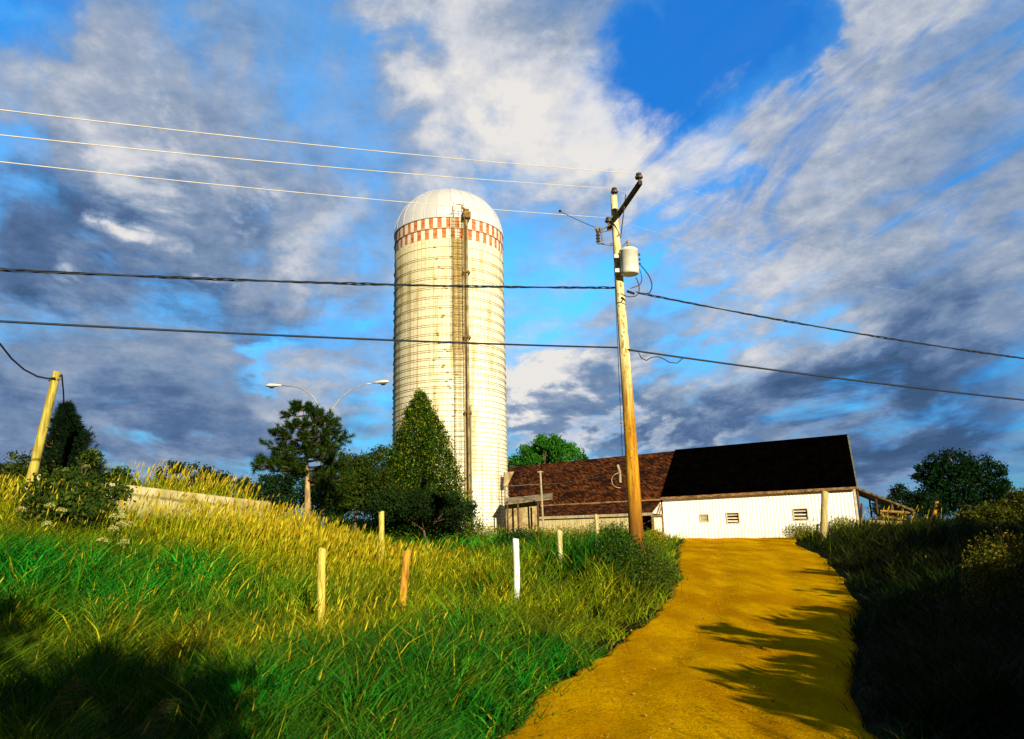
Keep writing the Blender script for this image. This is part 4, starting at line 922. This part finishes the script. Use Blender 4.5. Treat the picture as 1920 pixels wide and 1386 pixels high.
def heads(x, y, z, h, lean, hl, hr, col, scol, sw):
    """a stalk (thin three-sided spike) with a spindle-shaped seed head, for each position"""
    n = len(x); out = Acc()
    V, F, C = blades(x, y, z, h, sw, lean, scol, 4, .6); out.add((V, F, C))
    t0 = np.clip(1-hl/h, .3, .97); k0 = t0**1.6
    a = np.stack([x+lean[:, 0]*k0, y+lean[:, 1]*k0, z+h*t0], -1); b = np.stack([x+lean[:, 0], y+lean[:, 1], z+h], -1)
    d = unit(b-a); u_ = unit(np.cross(d, np.array([0, 1., 0.]))); v_ = np.cross(d, u_)
    rings = []
    for s_, rr in ((0, .35), (.25, 1), (.65, .85), (1, .12)):
        c = a+(b-a)*s_
        for k in range(4):
            an = k*math.pi/2; rings.append(c+(u_*math.cos(an)+v_*math.sin(an))*(hr*rr)[:, None]*(1+.25*rng.standard_normal((n, 1))))
    V = np.stack(rings, 1); f = np.array([(i*4+k, i*4+(k+1) % 4, i*4+4+(k+1) % 4, i*4+4+k) for i in range(3) for k in range(4)])
    F = (f[None]+16*np.arange(n)[:, None, None]).reshape(-1, 4); out.add((V.reshape(-1, 3), [F], np.repeat(col, 16, 0)))
    return out
def seedgrass():
    A = Acc(); X_ = []; Y_ = []; K_ = []
    def region(x0, y0, x1, y1, n, k):    # photo area whose ground carries the stalks
        for _ in range(n):
            q_ = ground_at(x0+(x1-x0)*random.random(), y0+(y1-y0)*random.random())
            X_.append(q_[0]); Y_.append(q_[1]); K_.append(k)
    # k: 0 slender timothy, 1 tall reed-like gold on the bank
    for c, r_, n, k in (((-10.2, 24), 2.2, 500, 1), ((-8.9, 27), 2.0, 420, 1), ((-8.3, 18.0), 1.6, 110, 1), ((-6.4, 19.5), 1.8, 480, 1), ((-4.8, 20.5), 1.8, 480, 1), ((-3.2, 21.5), 1.6, 240, 1), ((-6.5, 22), 2.6, 500, 1), ((-11, 16.5), 1.8, 160, 1), ((-12.5, 16.5), 2.0, 200, 1),
                        (ground_at(400, 1000), 3, 420, 0), (ground_at(250, 1010), 3, 220, 0), (ground_at(600, 1100), 2.0, 200, 0), (ground_at(480, 1080), 2.4, 170, 0), (ground_at(1080, 975), 4, 420, 1), (ground_at(1000, 975), 3, 220, 1),
                        (ground_at(760, 970), 4, 200, 1), (ground_at(620, 1180), .8, 80, 0), (ground_at(540, 1230), 1.2, 60, 0), (ground_at(300, 1150), 2.0, 40, 0), (ground_at(1600, 985), 5, 120, 1), (ground_at(1890, 1050), 1.5, 20, 0),
                        (ground_at(860, 1080), 1.3, 110, 0), (ground_at(1210, 985), 1.2, 90, 1)):
        X_ += list(rng.normal(c[0], r_*.5, n)); Y_ += list(rng.normal(c[1], r_*.55, n)); K_ += [k]*n
    pass
    yv = -1.5+7*rng.random(420); X_ += list(np.maximum(xr(yv)+.15, .74*yv+.35)+1.3*rng.random(420)); Y_ += list(yv); K_ += [2]*420
    x, y = fan(520, 3.2, 30, .7, -.8, .4); X_ += list(x); Y_ += list(y); K_ += [0]*len(x)
    x, y, k = np.array(X_), np.array(Y_), np.array(K_); ok = (vnoise(x, y, .8, 31)+.35*vnoise(x, y, 2.5, 32) > np.where(k == 0, .54, np.where(k == 1, .40, -1))) & ~in_road(x, y, -.25) & ~solid(x, y) & ((y > 2.8) | (k == 2)) & ~((np.hypot(x, y) < 4.2) & (k != 2)) & (np.hypot(x, y) > 2.2); x, y, k = x[ok], y[ok], k[ok]; n = len(x)
    h = np.where(k >= 1, .60+.55*rng.random(n)+.25*(k == 2), .50+.42*rng.random(n)); wnd = .08+.26*rng.random(n)
    lean = np.stack([h*wnd*(.4+1.1*rng.random(n)), h*(.25*rng.standard_normal(n)*.5)], -1)
    hl = np.where(k == 1, .12+.12*rng.random(n), .05+.09*rng.random(n)); hr = np.where(k == 1, .006+.008*rng.random(n), .0042+.0025*rng.random(n))*(1+.02*y)
    col = (STRAW*.62*rng.random((n, 1))+GOLD*.75)*(.45+.6*rng.random((n, 1))); redd = (rng.random(n) < .16)[:, None]*(k == 1)[:, None]; col = np.where(redd, col*np.array([.85, .60, .7]), col)
    scol = OLIVE*1.4*(.6+.8*rng.random((n, 1)))+GOLD*.35*(k == 1)[:, None]
    o_ = heads(x, y, H(x, y)-.02, h, lean, hl, hr, col, scol, .004+.0006*y)
    tag(o_.build('seed_grass', M['grass']), kind='stuff', label='golden seed headed grass stalks leaning right above the green meadow', cat='grass')
seedgrass()
# a few big drooping plumes in the near left grass
def plume(xp, yp, Yd, label, sc=1.0, lean=.35):
    top = P(xp, yp, Yd); g = np.array([top[0]-lean*.8, Yd, float(H(top[0]-lean*.8, Yd))]); A = Acc()
    h = np.array([top[2]-g[2]]); A.add(blades(g[:1], g[1:2], g[2:3], h, np.array([.009]), np.array([[lean*.8, 0]]), GOLD[None]*.5, 5, .6))
    n = 110; t_ = .55+.45*rng.random(n)**.8; cx = g[0]+lean*.8*t_**1.6; cz = g[2]+h*t_
    hh = (.02+.05*rng.random(n))*sc; le = np.stack([.10+.12*rng.random(n), .05*rng.standard_normal(n)], -1)*(1.35-t_)[:, None]*2*sc
    A.add(blades(cx, np.full(n, Yd)+0*cx, cz, hh*(rng.random(n)*2-.6), np.full(n, .013), le, GOLD*(.35+.5*rng.random((n, 1)))*np.array([1, .8, 1]), 3, .5, .4))
    tag(A.build('grass_plume', M['grass'], None, g), label, 'grass plume', 'drooping plumes in the near grass')
plume(135, 1275, 5.6, 'drooping brown grass plume nearest the lower left corner', 1.0, .5)
plume(300, 1315, 5.2, 'drooping brown plume at the bottom edge right of the corner plume', 1.0, .4)
plume(270, 1100, 7.5, 'upright feathery plume standing in the dark left grass', .7, .25)
plume(470, 1290, 5.8, 'slanting golden plume in front of the tall yellow post', .8, .6)
plume(370, 1140, 7.6, 'feathery plume among dry stalks left of the tall yellow post', .7, .2)

# ------------------------------------------------------------------ foliage
def leaves(C, size, col, asp=.55, up=.3, nrm=None, rnd=1.0):
    n = len(C); d = unit(rng.standard_normal((n, 3))*rnd+np.array([0, 0, up])+(0 if nrm is None else nrm)); s_ = unit(np.cross(d, rng.standard_normal((n, 3)))); nn = np.cross(d, s_)
    L = (size*(.6+.8*rng.random(n)))[:, None]
    V = np.stack([C-d*L*.5, C+s_*L*asp*.5+nn*L*.08, C+d*L*.5, C-s_*L*asp*.5+nn*L*.08], 1)
    F = np.arange(4*n).reshape(n, 4); return V.reshape(-1, 3), [F], np.repeat(col, 4, 0)
def vary(base, n, a=.5): return np.array(base)*(1-a*.6+a*1.2*rng.random((n, 1)))*(1+.15*rng.standard_normal((n, 3))*np.array([1, .4, .5])).clip(.3, 2)
def crown_pts(blobs, n, shell=.55):
    """points in uneven leafy clumps: blobs = (center, radii); small clumps sit on each blob's shell"""
    w = np.array([b[1][0]*b[1][2] for b in blobs]); w = w/w.sum(); out = []; tone = []
    for (c, r_), k in zip(blobs, (w*n).astype(int)):
        m_ = max(6, k//90); d = unit(rng.standard_normal((m_, 3))); rad = shell+(1.04-shell)*rng.random((m_, 1))**.6
        cc = np.array(c)+d*rad*np.array(r_); tn = .55+.9*rng.random(m_)
        idx = rng.integers(0, m_, k); sg = .13*np.mean(r_)+.05; p_ = cc[idx]+rng.standard_normal((k, 3))*sg*np.array([1, 1, .75])
        out.append(p_); tone.append(tn[idx])
    return np.concatenate(out), np.concatenate(tone)
def limbtree(name, base, blobs, trunk_r, n, size, colr, label, cat, group=None, trunkm=None, asp=.6, tone_a=.5, hi=None, stem_to=None):
    r_ = thing(name, base, label, cat, group); base = np.array(base, float); mb = MB()
    ctr = np.mean([b[0] for b in blobs], 0); fork = base+(ctr-base)*.45; fork[2] = base[2]+(ctr[2]-base[2])*.5
    mb.tube([base-np.array([0, 0, .2]), base*.5+fork*.5+np.array([.03, 0, 0]), fork], [trunk_r*1.15, trunk_r*.9, trunk_r*.7], 9)
    for c, rr in blobs:
        c = np.array(c); mid = (fork+c)/2+rng.standard_normal(3)*.1*np.mean(rr); mb.tube([fork, mid, c, c+np.array([0, 0, rr[2]*.6])], [trunk_r*.55, trunk_r*.35, trunk_r*.2, .01], 6)
        for _ in range(4):
            e = c+unit(rng.standard_normal(3))*np.array(rr)*.8; mb.tube([mid, (mid+e)/2+rng.standard_normal(3)*.05, e], [trunk_r*.22, trunk_r*.13, .008], 5)
    mb.build('trunk', trunkm or M['bark'], r_, smooth=True)
    p_, tn = crown_pts(blobs, n); col = vary(colr, len(p_), tone_a)*tn[:, None]
    if hi is not None:
        k = rng.random(len(p_)) < .25; col[k] = col[k]*.4+np.array(hi)*.6
    A = Acc(); A.add(leaves(p_, np.full(len(p_), size), col, asp)); A.build('crown', M['leaf'], r_)
    return r_
# conical cedar in front of the silo: dense sprays, yellow lit tips
def cedar():
    tp = P(790, 743, 35); g = np.array([tp[0]-.05, 35, float(H(tp[0], 35))]); r_ = thing('cedar_tree', g, 'tall cone shaped cedar with yellow tipped sprays standing against the silo', 'tree')
    mb = MB(); mb.tube([g, (g+tp)/2, tp-np.array([0, 0, .3])], [.16, .10, .02], 8)
    Hh = tp[2]-g[2]
    prof = lambda s_: np.interp(s_, [0, .12, .25, .42, .60, .78, .90, 1.0], [2.45, 2.40, 2.20, 1.85, 1.40, .95, .56, .10])   # s from base to tip
    skew = lambda s_: np.interp(s_, [0, .3, .5, 1], [.18, .14, .04, 0])
    for k in range(40):
        s_ = .06+.9*random.random(); a = random.random()*6.28; c = np.array([g[0]+skew(s_), g[1], g[2]+Hh*s_]); rr = float(prof(s_))*.85
        mb.tube([c-np.array([0, 0, .2]), c+np.array([math.cos(a)*rr, math.sin(a)*rr, .25])], [.03, .008], 5)
    mb.build('trunk', M['bark'], r_)
    m_ = 1100; s_ = rng.random(m_)**1.2; a = rng.random(m_)*2*math.pi; rad = np.where(rng.random(m_) < .35, .25+.5*rng.random(m_), .74+.32*rng.random(m_))
    cc = np.stack([g[0]+skew(s_)+np.cos(a)*prof(s_)*rad, g[1]+np.sin(a)*prof(s_)*rad, g[2]+.05+Hh*s_], -1); tn = .5+rng.random(m_)
    n = 72000; i = rng.integers(0, m_, n); p_ = cc[i]+rng.standard_normal((n, 3))*np.array([.16, .16, .22])*(.5+.8*(1-s_[i]))[:, None]
    col = vary((.018, .055, .004), n, .6)*tn[i][:, None]; tip = rng.random(n) < .13+.18*s_[i]; col[tip] = vary((.20, .24, .006), tip.sum(), .5)
    A = Acc(); A.add(leaves(p_, np.full(n, .10), col, .5, 1.0)); A.build('crown', M['leaf'], r_)
cedar()
# the rounded dark bushes left of the cedar
def blob(px_, py_, Yd, rx, rz, ry=None): return (P(px_, py_, Yd), (rx, ry or rx, rz))
def gz(x, y): return np.array([x, y, float(H(x, y))])
b = [blob(655, 892, 33, 1.0, .9), blob(690, 888, 33.5, 1.0, .8), blob(640, 925, 32.5, 1.1, .9), blob(690, 925, 32.5, 1.2, .9)]
limbtree('round_bush', gz(*P(665, 930, 33)[:2]), b, .09, 15000, .11, (.022, .046, .003), 'dark rounded bush between the pine tree and the cedar', 'bush', hi=(.10, .12, .004))
b = [blob(716, 880, 35.5, .95, 1.0), blob(722, 920, 34.5, 1.1, .9), blob(748, 930, 34, 1.0, .8)]
limbtree('round_bush', gz(*P(722, 930, 35)[:2]), b, .09, 12000, .11, (.026, .050, .003), 'dense bush touching the left flank of the cedar', 'bush', hi=(.12, .14, .004))
b = [blob(735, 945, 32, 1.1, .55), blob(790, 950, 32, 1.2, .5), blob(840, 955, 32, 1.0, .5)]
limbtree('low_bush', gz(*P(800, 960, 32.5)[:2]), b, .05, 14000, .10, (.014, .035, .005), 'low dark bush spreading in front of the cedar foot', 'bush')

# pine: limbs that carry tufts of needles
def tufts(cent, dirs, per, ln, wd, col):
    n = len(cent)*per; c = np.repeat(cent, per, 0); d = np.repeat(dirs, per, 0); v = unit(d*.9+rng.standard_normal((n, 3))*.8)
    c = c+np.repeat(dirs, per, 0)*(rng.random((n, 1))-.6)*.22; L = (ln*(.6+.6*rng.random(n)))[:, None]; s_ = unit(np.cross(v, rng.standard_normal((n, 3))))*wd
    V = np.stack([c-s_, c+s_, c+v*L], 1); return V.reshape(-1, 3), [np.arange(3*n).reshape(n, 3)], np.repeat(col, 3, 0)
def conifer(name, g, tip, limbs, label, trunk_r, per, ln, wd, colr, mat, lit=None, side=5, fill=3):
    r_ = thing(name, g, label, 'tree'); mb = MB(); g = np.array(g, float); tip = np.array(tip, float)
    axis = lambda s_: g*(1-s_)+tip*s_+np.array([.10*math.sin(4*s_), 0, 0])*trunk_r*4
    mb.tube([axis(s_) for s_ in np.linspace(0, 1, 9)], list(np.linspace(trunk_r, .02, 9)), 9); mb.build('trunk', mat, r_, smooth=True); mb = MB(); C_ = []; D_ = []
    for (s0, end) in limbs:
        a = axis(s0); e = np.array(end, float); mid = (a+e)/2-np.array([0, 0, .08*np.linalg.norm(e-a)]); L = np.linalg.norm(e-a)
        pts = [a*(1-q_)**2+2*mid*q_*(1-q_)+e*q_*q_ for q_ in np.linspace(0, 1, 6)]; mb.tube(pts, list(np.linspace(trunk_r*.28, .012, 6)), 5)
        for k in range(side+int(L*fill)):
            q_ = .35+.65*random.random(); p_ = a*(1-q_)**2+2*mid*q_*(1-q_)+e*q_*q_; dv = unit((e-a)/L*.7+rng.standard_normal(3)*.6+np.array([0, 0, .55])); p2 = p_+dv*(.14+.28*random.random())*min(1, L)
            mb.tube([p_, p2], [.012, .006], 4); C_.append(p2); D_.append(dv)
        C_.append(e); D_.append(unit((e-a)/L+np.array([0, 0, .7])))
    mb.build('limbs', M['darkwood'], r_, smooth=True); C_ = np.array(C_); D_ = np.array(D_); n = len(C_)*per
    col = vary(colr, n, .7)*np.repeat(.6+.8*rng.random((len(C_), 1)), per, 0)
    if lit is not None: k = rng.random(n) < .22; col[k] = vary(lit, k.sum(), .5)
    A = Acc(); A.add(tufts(C_, D_, per, ln, wd, col)); A.build('crown', M['leaf'], r_)
def pine():
    g = gz(P(578, 940, 29)[0], 29.); tip = P(570, 768, 29); L = []
    ends = [(505, 832), (482, 868), (500, 880), (525, 870), (545, 885), (512, 810), (530, 845), (540, 800), (536, 775), (548, 765), (560, 760), (580, 765), (592, 775), (604, 790), (615, 812), (628, 792), (632, 810), (648, 826), (640, 838), (622, 848),
            (612, 860), (630, 868), (600, 880), (618, 885), (560, 880), (520, 855), (550, 845), (590, 850), (640, 880), (575, 888), (500, 858), (560, 820), (590, 820), (610, 835), (530, 815), (575, 800), (650, 895), (610, 905), (540, 865), (575, 840)]
    for i, (x_, y_) in enumerate(ends):
        for j in range(1+(i % 2)):
            d = (random.random()*2-1)*(1.25*sst(np.array((y_-740)/120.)))-.15; e = P(x_+random.uniform(-6, 6), y_+random.uniform(-5, 5), 29+d)
            s0 = float(np.clip((e[2]-g[2]-.35*abs(x_-575)/80)/(tip[2]-g[2]), .33, .97)); L.append((s0, e))
    conifer('pine_tree', g, tip+np.array([0, 0, .12]), L, 'dark green pine tree with tufted branches and a pale bare lower trunk', .15, 90, .20, .0095, (.009, .030, .003), M['pinebark'], lit=(.085, .14, .006), side=7, fill=3)
pine()
def spruce():
    g = gz(P(126, 940, 21.5)[0], 21.5); tip = P(124, 757, 21.5); L = []; Hh = tip[2]-g[2]
    for k in range(26):
        s_ = .10+.88*k/26; rr = (1-s_)*.98+.05
        for j in range(12 if s_ < .8 else 7):
            a = random.random()*6.28; q_ = rr*(.55+.62*random.random()); c = g+(tip-g)*s_; L.append((s_, c+np.array([math.cos(a)*q_, math.sin(a)*q_, (.10-.10*(1-s_))*q_+.06])))
    conifer('spruce_tree', g, tip+np.array([0, 0, .1]), L, 'near black narrow spruce behind the leaning pole', .09, 34, .15, .007, (.004, .016, .004), M['bark'], lit=(.010, .045, .010), side=5, fill=4)
spruce()
# elder shrub in front of the spruce, and small bushes along the bank
b = [blob(110, 925, 19.5, .5, .4), blob(150, 915, 19.8, .5, .4), blob(80, 930, 19.2, .45, .4), blob(125, 940, 17.5, .9, .6), blob(90, 960, 16.3, .6, .45), blob(150, 965, 16, .6, .4), blob(185, 930, 17.5, .5, .4), blob(165, 875, 20, .25, .4), blob(95, 900, 19.8, .3, .3)]
limbtree('leafy_shrub', gz(*P(120, 950, 18)[:2]), b, .05, 16000, .085, (.030, .060, .006), 'leafy green shrub growing at the foot of the spruce', 'bush', asp=.7, hi=(.12, .15, .01))
b = [blob(28, 885, 24, .55, .5), blob(50, 895, 24, .5, .45), blob(5, 900, 24, .6, .4)]
limbtree('small_bush', gz(*P(30, 910, 24)[:2]), b, .05, 4000, .10, (.03, .055, .006), 'small bush left of the leaning pole on the skyline', 'bush', hi=(.10, .12, .01))
b = [blob(205, 905, 23, .35, .3), blob(225, 900, 23, .3, .35), blob(240, 905, 23, .3, .25)]
limbtree('small_bush', gz(*P(220, 915, 23)[:2]), b, .04, 2500, .09, (.03, .07, .01), 'small green bush on the skyline right of the spruce', 'bush', hi=(.12, .18, .01))
b = [blob(325, 893, 45, 1.0, .7), blob(360, 890, 45, 1.1, .65), blob(395, 905, 45, 1.2, .6), blob(300, 915, 45, .9, .6), blob(440, 912, 46, 1.2, .5), blob(350, 920, 45, 1.6, .9), blob(300, 935, 45, 1.6, .8), blob(410, 932, 45, 1.8, .9), blob(460, 935, 45, 1.5, .8)]
limbtree('far_thicket', gz(*P(360, 940, 45)[:2]), b, .12, 11000, .16, (.014, .032, .004), 'dark thicket on the skyline behind the pale concrete wall', 'thicket')
b = [blob(480, 908, 50, 1.2, .6), blob(515, 912, 50, 1.3, .6), blob(545, 905, 50, 1.2, .7), blob(500, 935, 50, 1.8, 1.0), blob(560, 935, 50, 1.8, 1.1), blob(610, 930, 49, 1.8, 1.2), blob(640, 940, 48, 1.8, 1.2)]
limbtree('far_thicket', gz(*P(520, 940, 50)[:2]), b, .12, 16000, .18, (.010, .032, .008), 'dark low trees far behind the foot of the pine', 'thicket')
# tree behind the old barn
b = [blob(985, 862, 66, 1.3, 1.1), blob(1010, 850, 66, 1.6, 1.3), blob(1030, 845, 66, 1.6, 1.2), blob(1055, 850, 66, 1.4, 1.1), blob(1020, 862, 65, 2.4, 1.2), blob(970, 872, 66, 1.2, .7)]
limbtree('leafy_tree', gz(*P(1020, 950, 66)[:2]), b, .3, 14000, .24, (.030, .150, .010), 'bright green tree crown rising behind the brown shingle roof', 'tree', hi=(.07, .26, .01))
b = [blob(1093, 858, 70, .5, .4), blob(1086, 862, 70, .5, .4)]
limbtree('tiny_tree', gz(*P(1092, 950, 70)[:2]), b, .15, 900, .2, (.03, .12, .01), 'tiny treetop peeking over the roof ridge left of the pole', 'tree')
# broad tree on the right
b = [blob(1785, 872, 60, 1.7, 1.3), blob(1760, 892, 60, 1.3, 1.1), blob(1735, 885, 60, 1.0, .8), blob(1790, 905, 60, 2.2, 1.6), blob(1845, 880, 60, 1.5, 1.1), blob(1865, 905, 60, 1.1, 1.0), blob(1825, 925, 60, 2.4, 1.5), blob(1775, 940, 60, 2.2, 1.2), blob(1850, 950, 60, 1.6, .9)]
limbtree('broad_tree', gz(*P(1805, 985, 60)[:2]), b, .35, 24000, .20, (.004, .022, .004), 'broad dark green two lobed tree on the right skyline', 'tree', hi=(.008, .048, .008))
b = [blob(1700, 945, 48, 1.3, .8), blob(1660, 955, 46, 1.0, .6), blob(1730, 955, 48, 1.4, .8), blob(1690, 930, 48, .7, .6)]
limbtree('dark_bush', gz(*P(1700, 975, 48)[:2]), b, .1, 9000, .14, (.008, .025, .005), 'dark bush between the barn and the broad tree', 'bush')
b = [blob(1895, 955, 30, .9, .5), blob(1860, 965, 30, 1.0, .4), blob(1920, 950, 30, .9, .6), blob(1825, 972, 30, .8, .35), blob(1950, 950, 30, 1.0, .6)]
limbtree('autumn_bush', gz(*P(1885, 985, 30)[:2]), b, .05, 10000, .10, (.06, .065, .004), 'brownish yellow bushes at the right edge below the broad tree', 'bush', hi=(.14, .17, .01))
# yellow-green weeds by the barn wall and round the pole foot
def weed_clump(name, px_, py_, Yd, w, h, n, colr, hi, label, size=.07, sh=None):
    c = P(px_, py_, Yd); g = gz(c[0], c[1]); r_ = (w, w*.7, h); p_ = g+np.array([0, 0, h*.9])+unit(rng.standard_normal((n, 3)))*np.array(r_)*(rng.random((n, 1))**.45)
    p_[:, 2] += .12*rng.standard_normal(n)*h; p_ = p_[p_[:, 2] > g[2]-.05]; m_ = len(p_); col = vary(colr, m_, .6); k = rng.random(m_) < .4; col[k] = vary(hi, k.sum(), .5)
    A = Acc(); A.add(leaves(p_, np.full(m_, size), col, .5, .7)); ns = 60; sx = g[0]+rng.normal(0, w*.5, ns); sy = g[1]+rng.normal(0, w*.35, ns)
    A.add(blades(sx, sy, H(sx, sy)-.02, h*(1.3+.9*rng.random(ns)), np.full(ns, .012), rng.normal(0, .12*h, (ns, 2)), vary(colr, ns, .5), 3))
    tag(A.build(name, M['leaf'], None, g), label, 'weeds', 'weeds growing along the road and barn')
YG = (.20, .20, .006)
weed_clump('weed_clump', 1500, 990, 37.2, .9, .42, 2600, (.10, .13, .006), (.40, .34, .012), 'yellow green weeds under the rightmost barn window')
weed_clump('weed_clump', 1580, 975, 36.6, .8, .42, 2400, (.10, .13, .006), (.40, .34, .012), 'yellow green weeds at the right corner of the barn')
weed_clump('weed_clump', 1225, 1000, 33, .6, .42, 2400, (.14, .15, .006), (.48, .38, .012), 'yellow weeds at the white shed door left of the barn wall')
weed_clump('weed_clump', 1205, 1000, 19.6, .6, .5, 3000, (.04, .075, .006), (.18, .17, .008), 'green weeds right of the utility pole foot', .05)
weed_clump('weed_clump', 1150, 1000, 18.0, .75, .5, 4200, (.022, .085, .008), (.06, .14, .008), 'green weeds on the mound left of the utility pole foot', .05)
weed_clump('weed_clump', 1158, 1040, 15.9, .5, .62, 4200, (.022, .080, .008), (.07, .13, .008), 'tall green weeds hiding the left side of the utility pole foot', .05)
weed_clump('weed_clump', 1200, 1050, 16.0, .45, .60, 4200, (.030, .080, .008), (.12, .14, .008), 'tall green weeds right in front of the utility pole foot', .05)
weed_clump('weed_clump', 1236, 1060, 16.6, .4, .45, 3000, (.035, .085, .008), (.14, .15, .008), 'lower green weeds where the mound meets the road', .05)
weed_clump('weed_clump', 1080, 1010, 21, .8, .4, 3600, (.016, .07, .008), (.05, .12, .008), 'green weeds between the small pale post and the taller pale post', .06)
weed_clump('weed_clump', 975, 1000, 27, 1.1, .6, 5200, (.008, .035, .006), (.02, .07, .008), 'dark weeds at the right foot of the silo', .07)
weed_clump('weed_clump', 1865, 1120, 10.5, .42, .66, 4200, (.05, .065, .006), (.22, .17, .01), 'bushy dry weeds in the dark grass near the right edge', .035)
weed_clump('weed_clump', 1895, 1030, 13.5, .4, .55, 1800, (.10, .08, .006), (.34, .22, .012), 'orange dry weeds at the right edge above the bushy ones', .04)
weed_clump('weed_clump', 905, 985, 35.3, 1.4, .65, 5200, (.10, .12, .006), (.42, .36, .012), 'yellow weeds at the front foot of the silo')
weed_clump('weed_clump', 1000, 985, 34, 1.1, .55, 3600, (.10, .11, .004), (.40, .34, .010), 'golden weeds in front of the small shed beside the silo')
weed_clump('weed_clump', 1060, 985, 30, 1.2, .62, 3400, (.12, .12, .004), (.44, .36, .010), 'golden weeds along the pale boards of the lean-to, left half')
weed_clump('weed_clump', 1130, 985, 29, 1.2, .66, 3400, (.08, .11, .004), (.36, .32, .010), 'yellow weeds along the pale boards of the lean-to, right half')
# wild flowers: flat white umbels
def umbel(px_, py_, Yd, label, sc=1.):
    c = P(px_, py_, Yd); g = gz(c[0]-.05, c[1]); r_ = thing('wild_flower', g, label, 'flower', 'white umbel flowers on the left bank')
    mb = MB(); mb.tube([g-np.array([0, 0, .05]), (g+c)/2+np.array([-.02, 0, 0]), c-np.array([0, 0, .05])], [.008, .006, .005], 5)
    for k in range(7): a = k*.9; mb.tube([c-np.array([0, 0, .06]), c+np.array([math.cos(a)*.06, math.sin(a)*.06, -.005])*sc], .003, 4)
    mb.build('stem', stemm, r_)
    n = 130; a = rng.random(n)*6.28; q_ = np.sqrt(rng.random(n))*.095*sc; p_ = c+np.stack([np.cos(a)*q_, np.sin(a)*q_, (.07*sc)**2/.08-q_*q_*6+.014*rng.standard_normal(n)], -1)
    A = Acc(); A.add(leaves(p_, np.full(n, .028*sc), vary((.46, .45, .14), n, .35), 1.0, .2)); A.build('flower_head', M['leaf'], r_)
stemm = pmat('stem_green', (.05, .09, .01), (.10, .14, .02), 6, .8, 0)
FL = [(162, 877, 19, 'topmost white umbel beside the spruce'), (122, 883, 18.8, 'white umbel in the shrub just left of the topmost one'), (40, 958, 15.2, 'leftmost umbel of the low cluster under the leaning pole'), (92, 950, 15.2, 'yellowish umbel highest in the low cluster'),
      (115, 959, 15.0, 'large pale umbel right in the low cluster under the shrub'), (88, 985, 14.6, 'lowest umbel of the cluster under the shrub'), (212, 972, 14.6, 'upper left umbel of the right hand cluster'), (230, 971, 14.8, 'upper right umbel of the right hand cluster'),
      (226, 985, 14.4, 'middle umbel of the right hand cluster'), (244, 985, 14.5, 'brightest umbel at the right of the right hand cluster'), (212, 994, 14.2, 'dull umbel lower left in the right hand cluster'), (192, 1015, 13.8, 'lowest left umbel of the right hand cluster'), (232, 1019, 13.8, 'lowest right umbel of the right hand cluster')]
for x_, y_, Yd, l_ in FL: umbel(x_, y_, Yd, l_, 1.0)
# hedge and trees just outside the frame whose shade falls across the right side of the road
def hedge(x, y, h, w, n, label, sz=.10):
    g = gz(x, y); k = max(2, int(h/.8)); bl = [(g+np.array([rng.normal(0, w*.35), rng.normal(0, w*.35), h*(.25+.62*j/k)]), (w*(.75-.3*j/k), w*(.75-.3*j/k), h*.30)) for j in range(k+1)]
    limbtree('hedge_shrub', g, bl, .06, n, sz, (.02, .05, .006), label, 'bush')
def long_hedge():
    bl = []; a, b_ = np.array([4.3, -1.4]), np.array([18.6, 19.4])
    for k in np.linspace(0, 1, 38):
        c = a*(1-k)+b_*k+np.array([.5-1.4*math.sin(math.pi*k), .0]); h = (1.95+.85*k+2.6*max(0, k-.45))*(.84+.26*random.random()); zc = float(H(c[0], c[1]))
        w = 1.05+.4*k; bl.append(((c[0], c[1], zc+h*.42), (w, w, h*.50))); bl.append(((c[0]+.4, c[1]-.2, zc+h*.25), (w, w, h*.35)))
        if random.random() < .4: bl.append(((c[0]+rng.normal(0, .3), c[1], zc+h*.85), (w*.4, w*.4, h*.22)))
    limbtree('hedge', gz(9.5, 7), bl, .04, 120000, .21, (.02, .05, .006), 'long leafy hedge beyond the right verge, just outside the picture', 'hedge')
long_hedge()
for x, y, h, w, nm in ((-.25, -2.9, 4.0, 1.55, 'bushy shrub close behind the viewer'), (-2.3, -2.0, 4.0, 1.5, 'tall shrub behind the viewer to the left, outside the picture')): hedge(x, y, h, w, 10000, nm, .15)
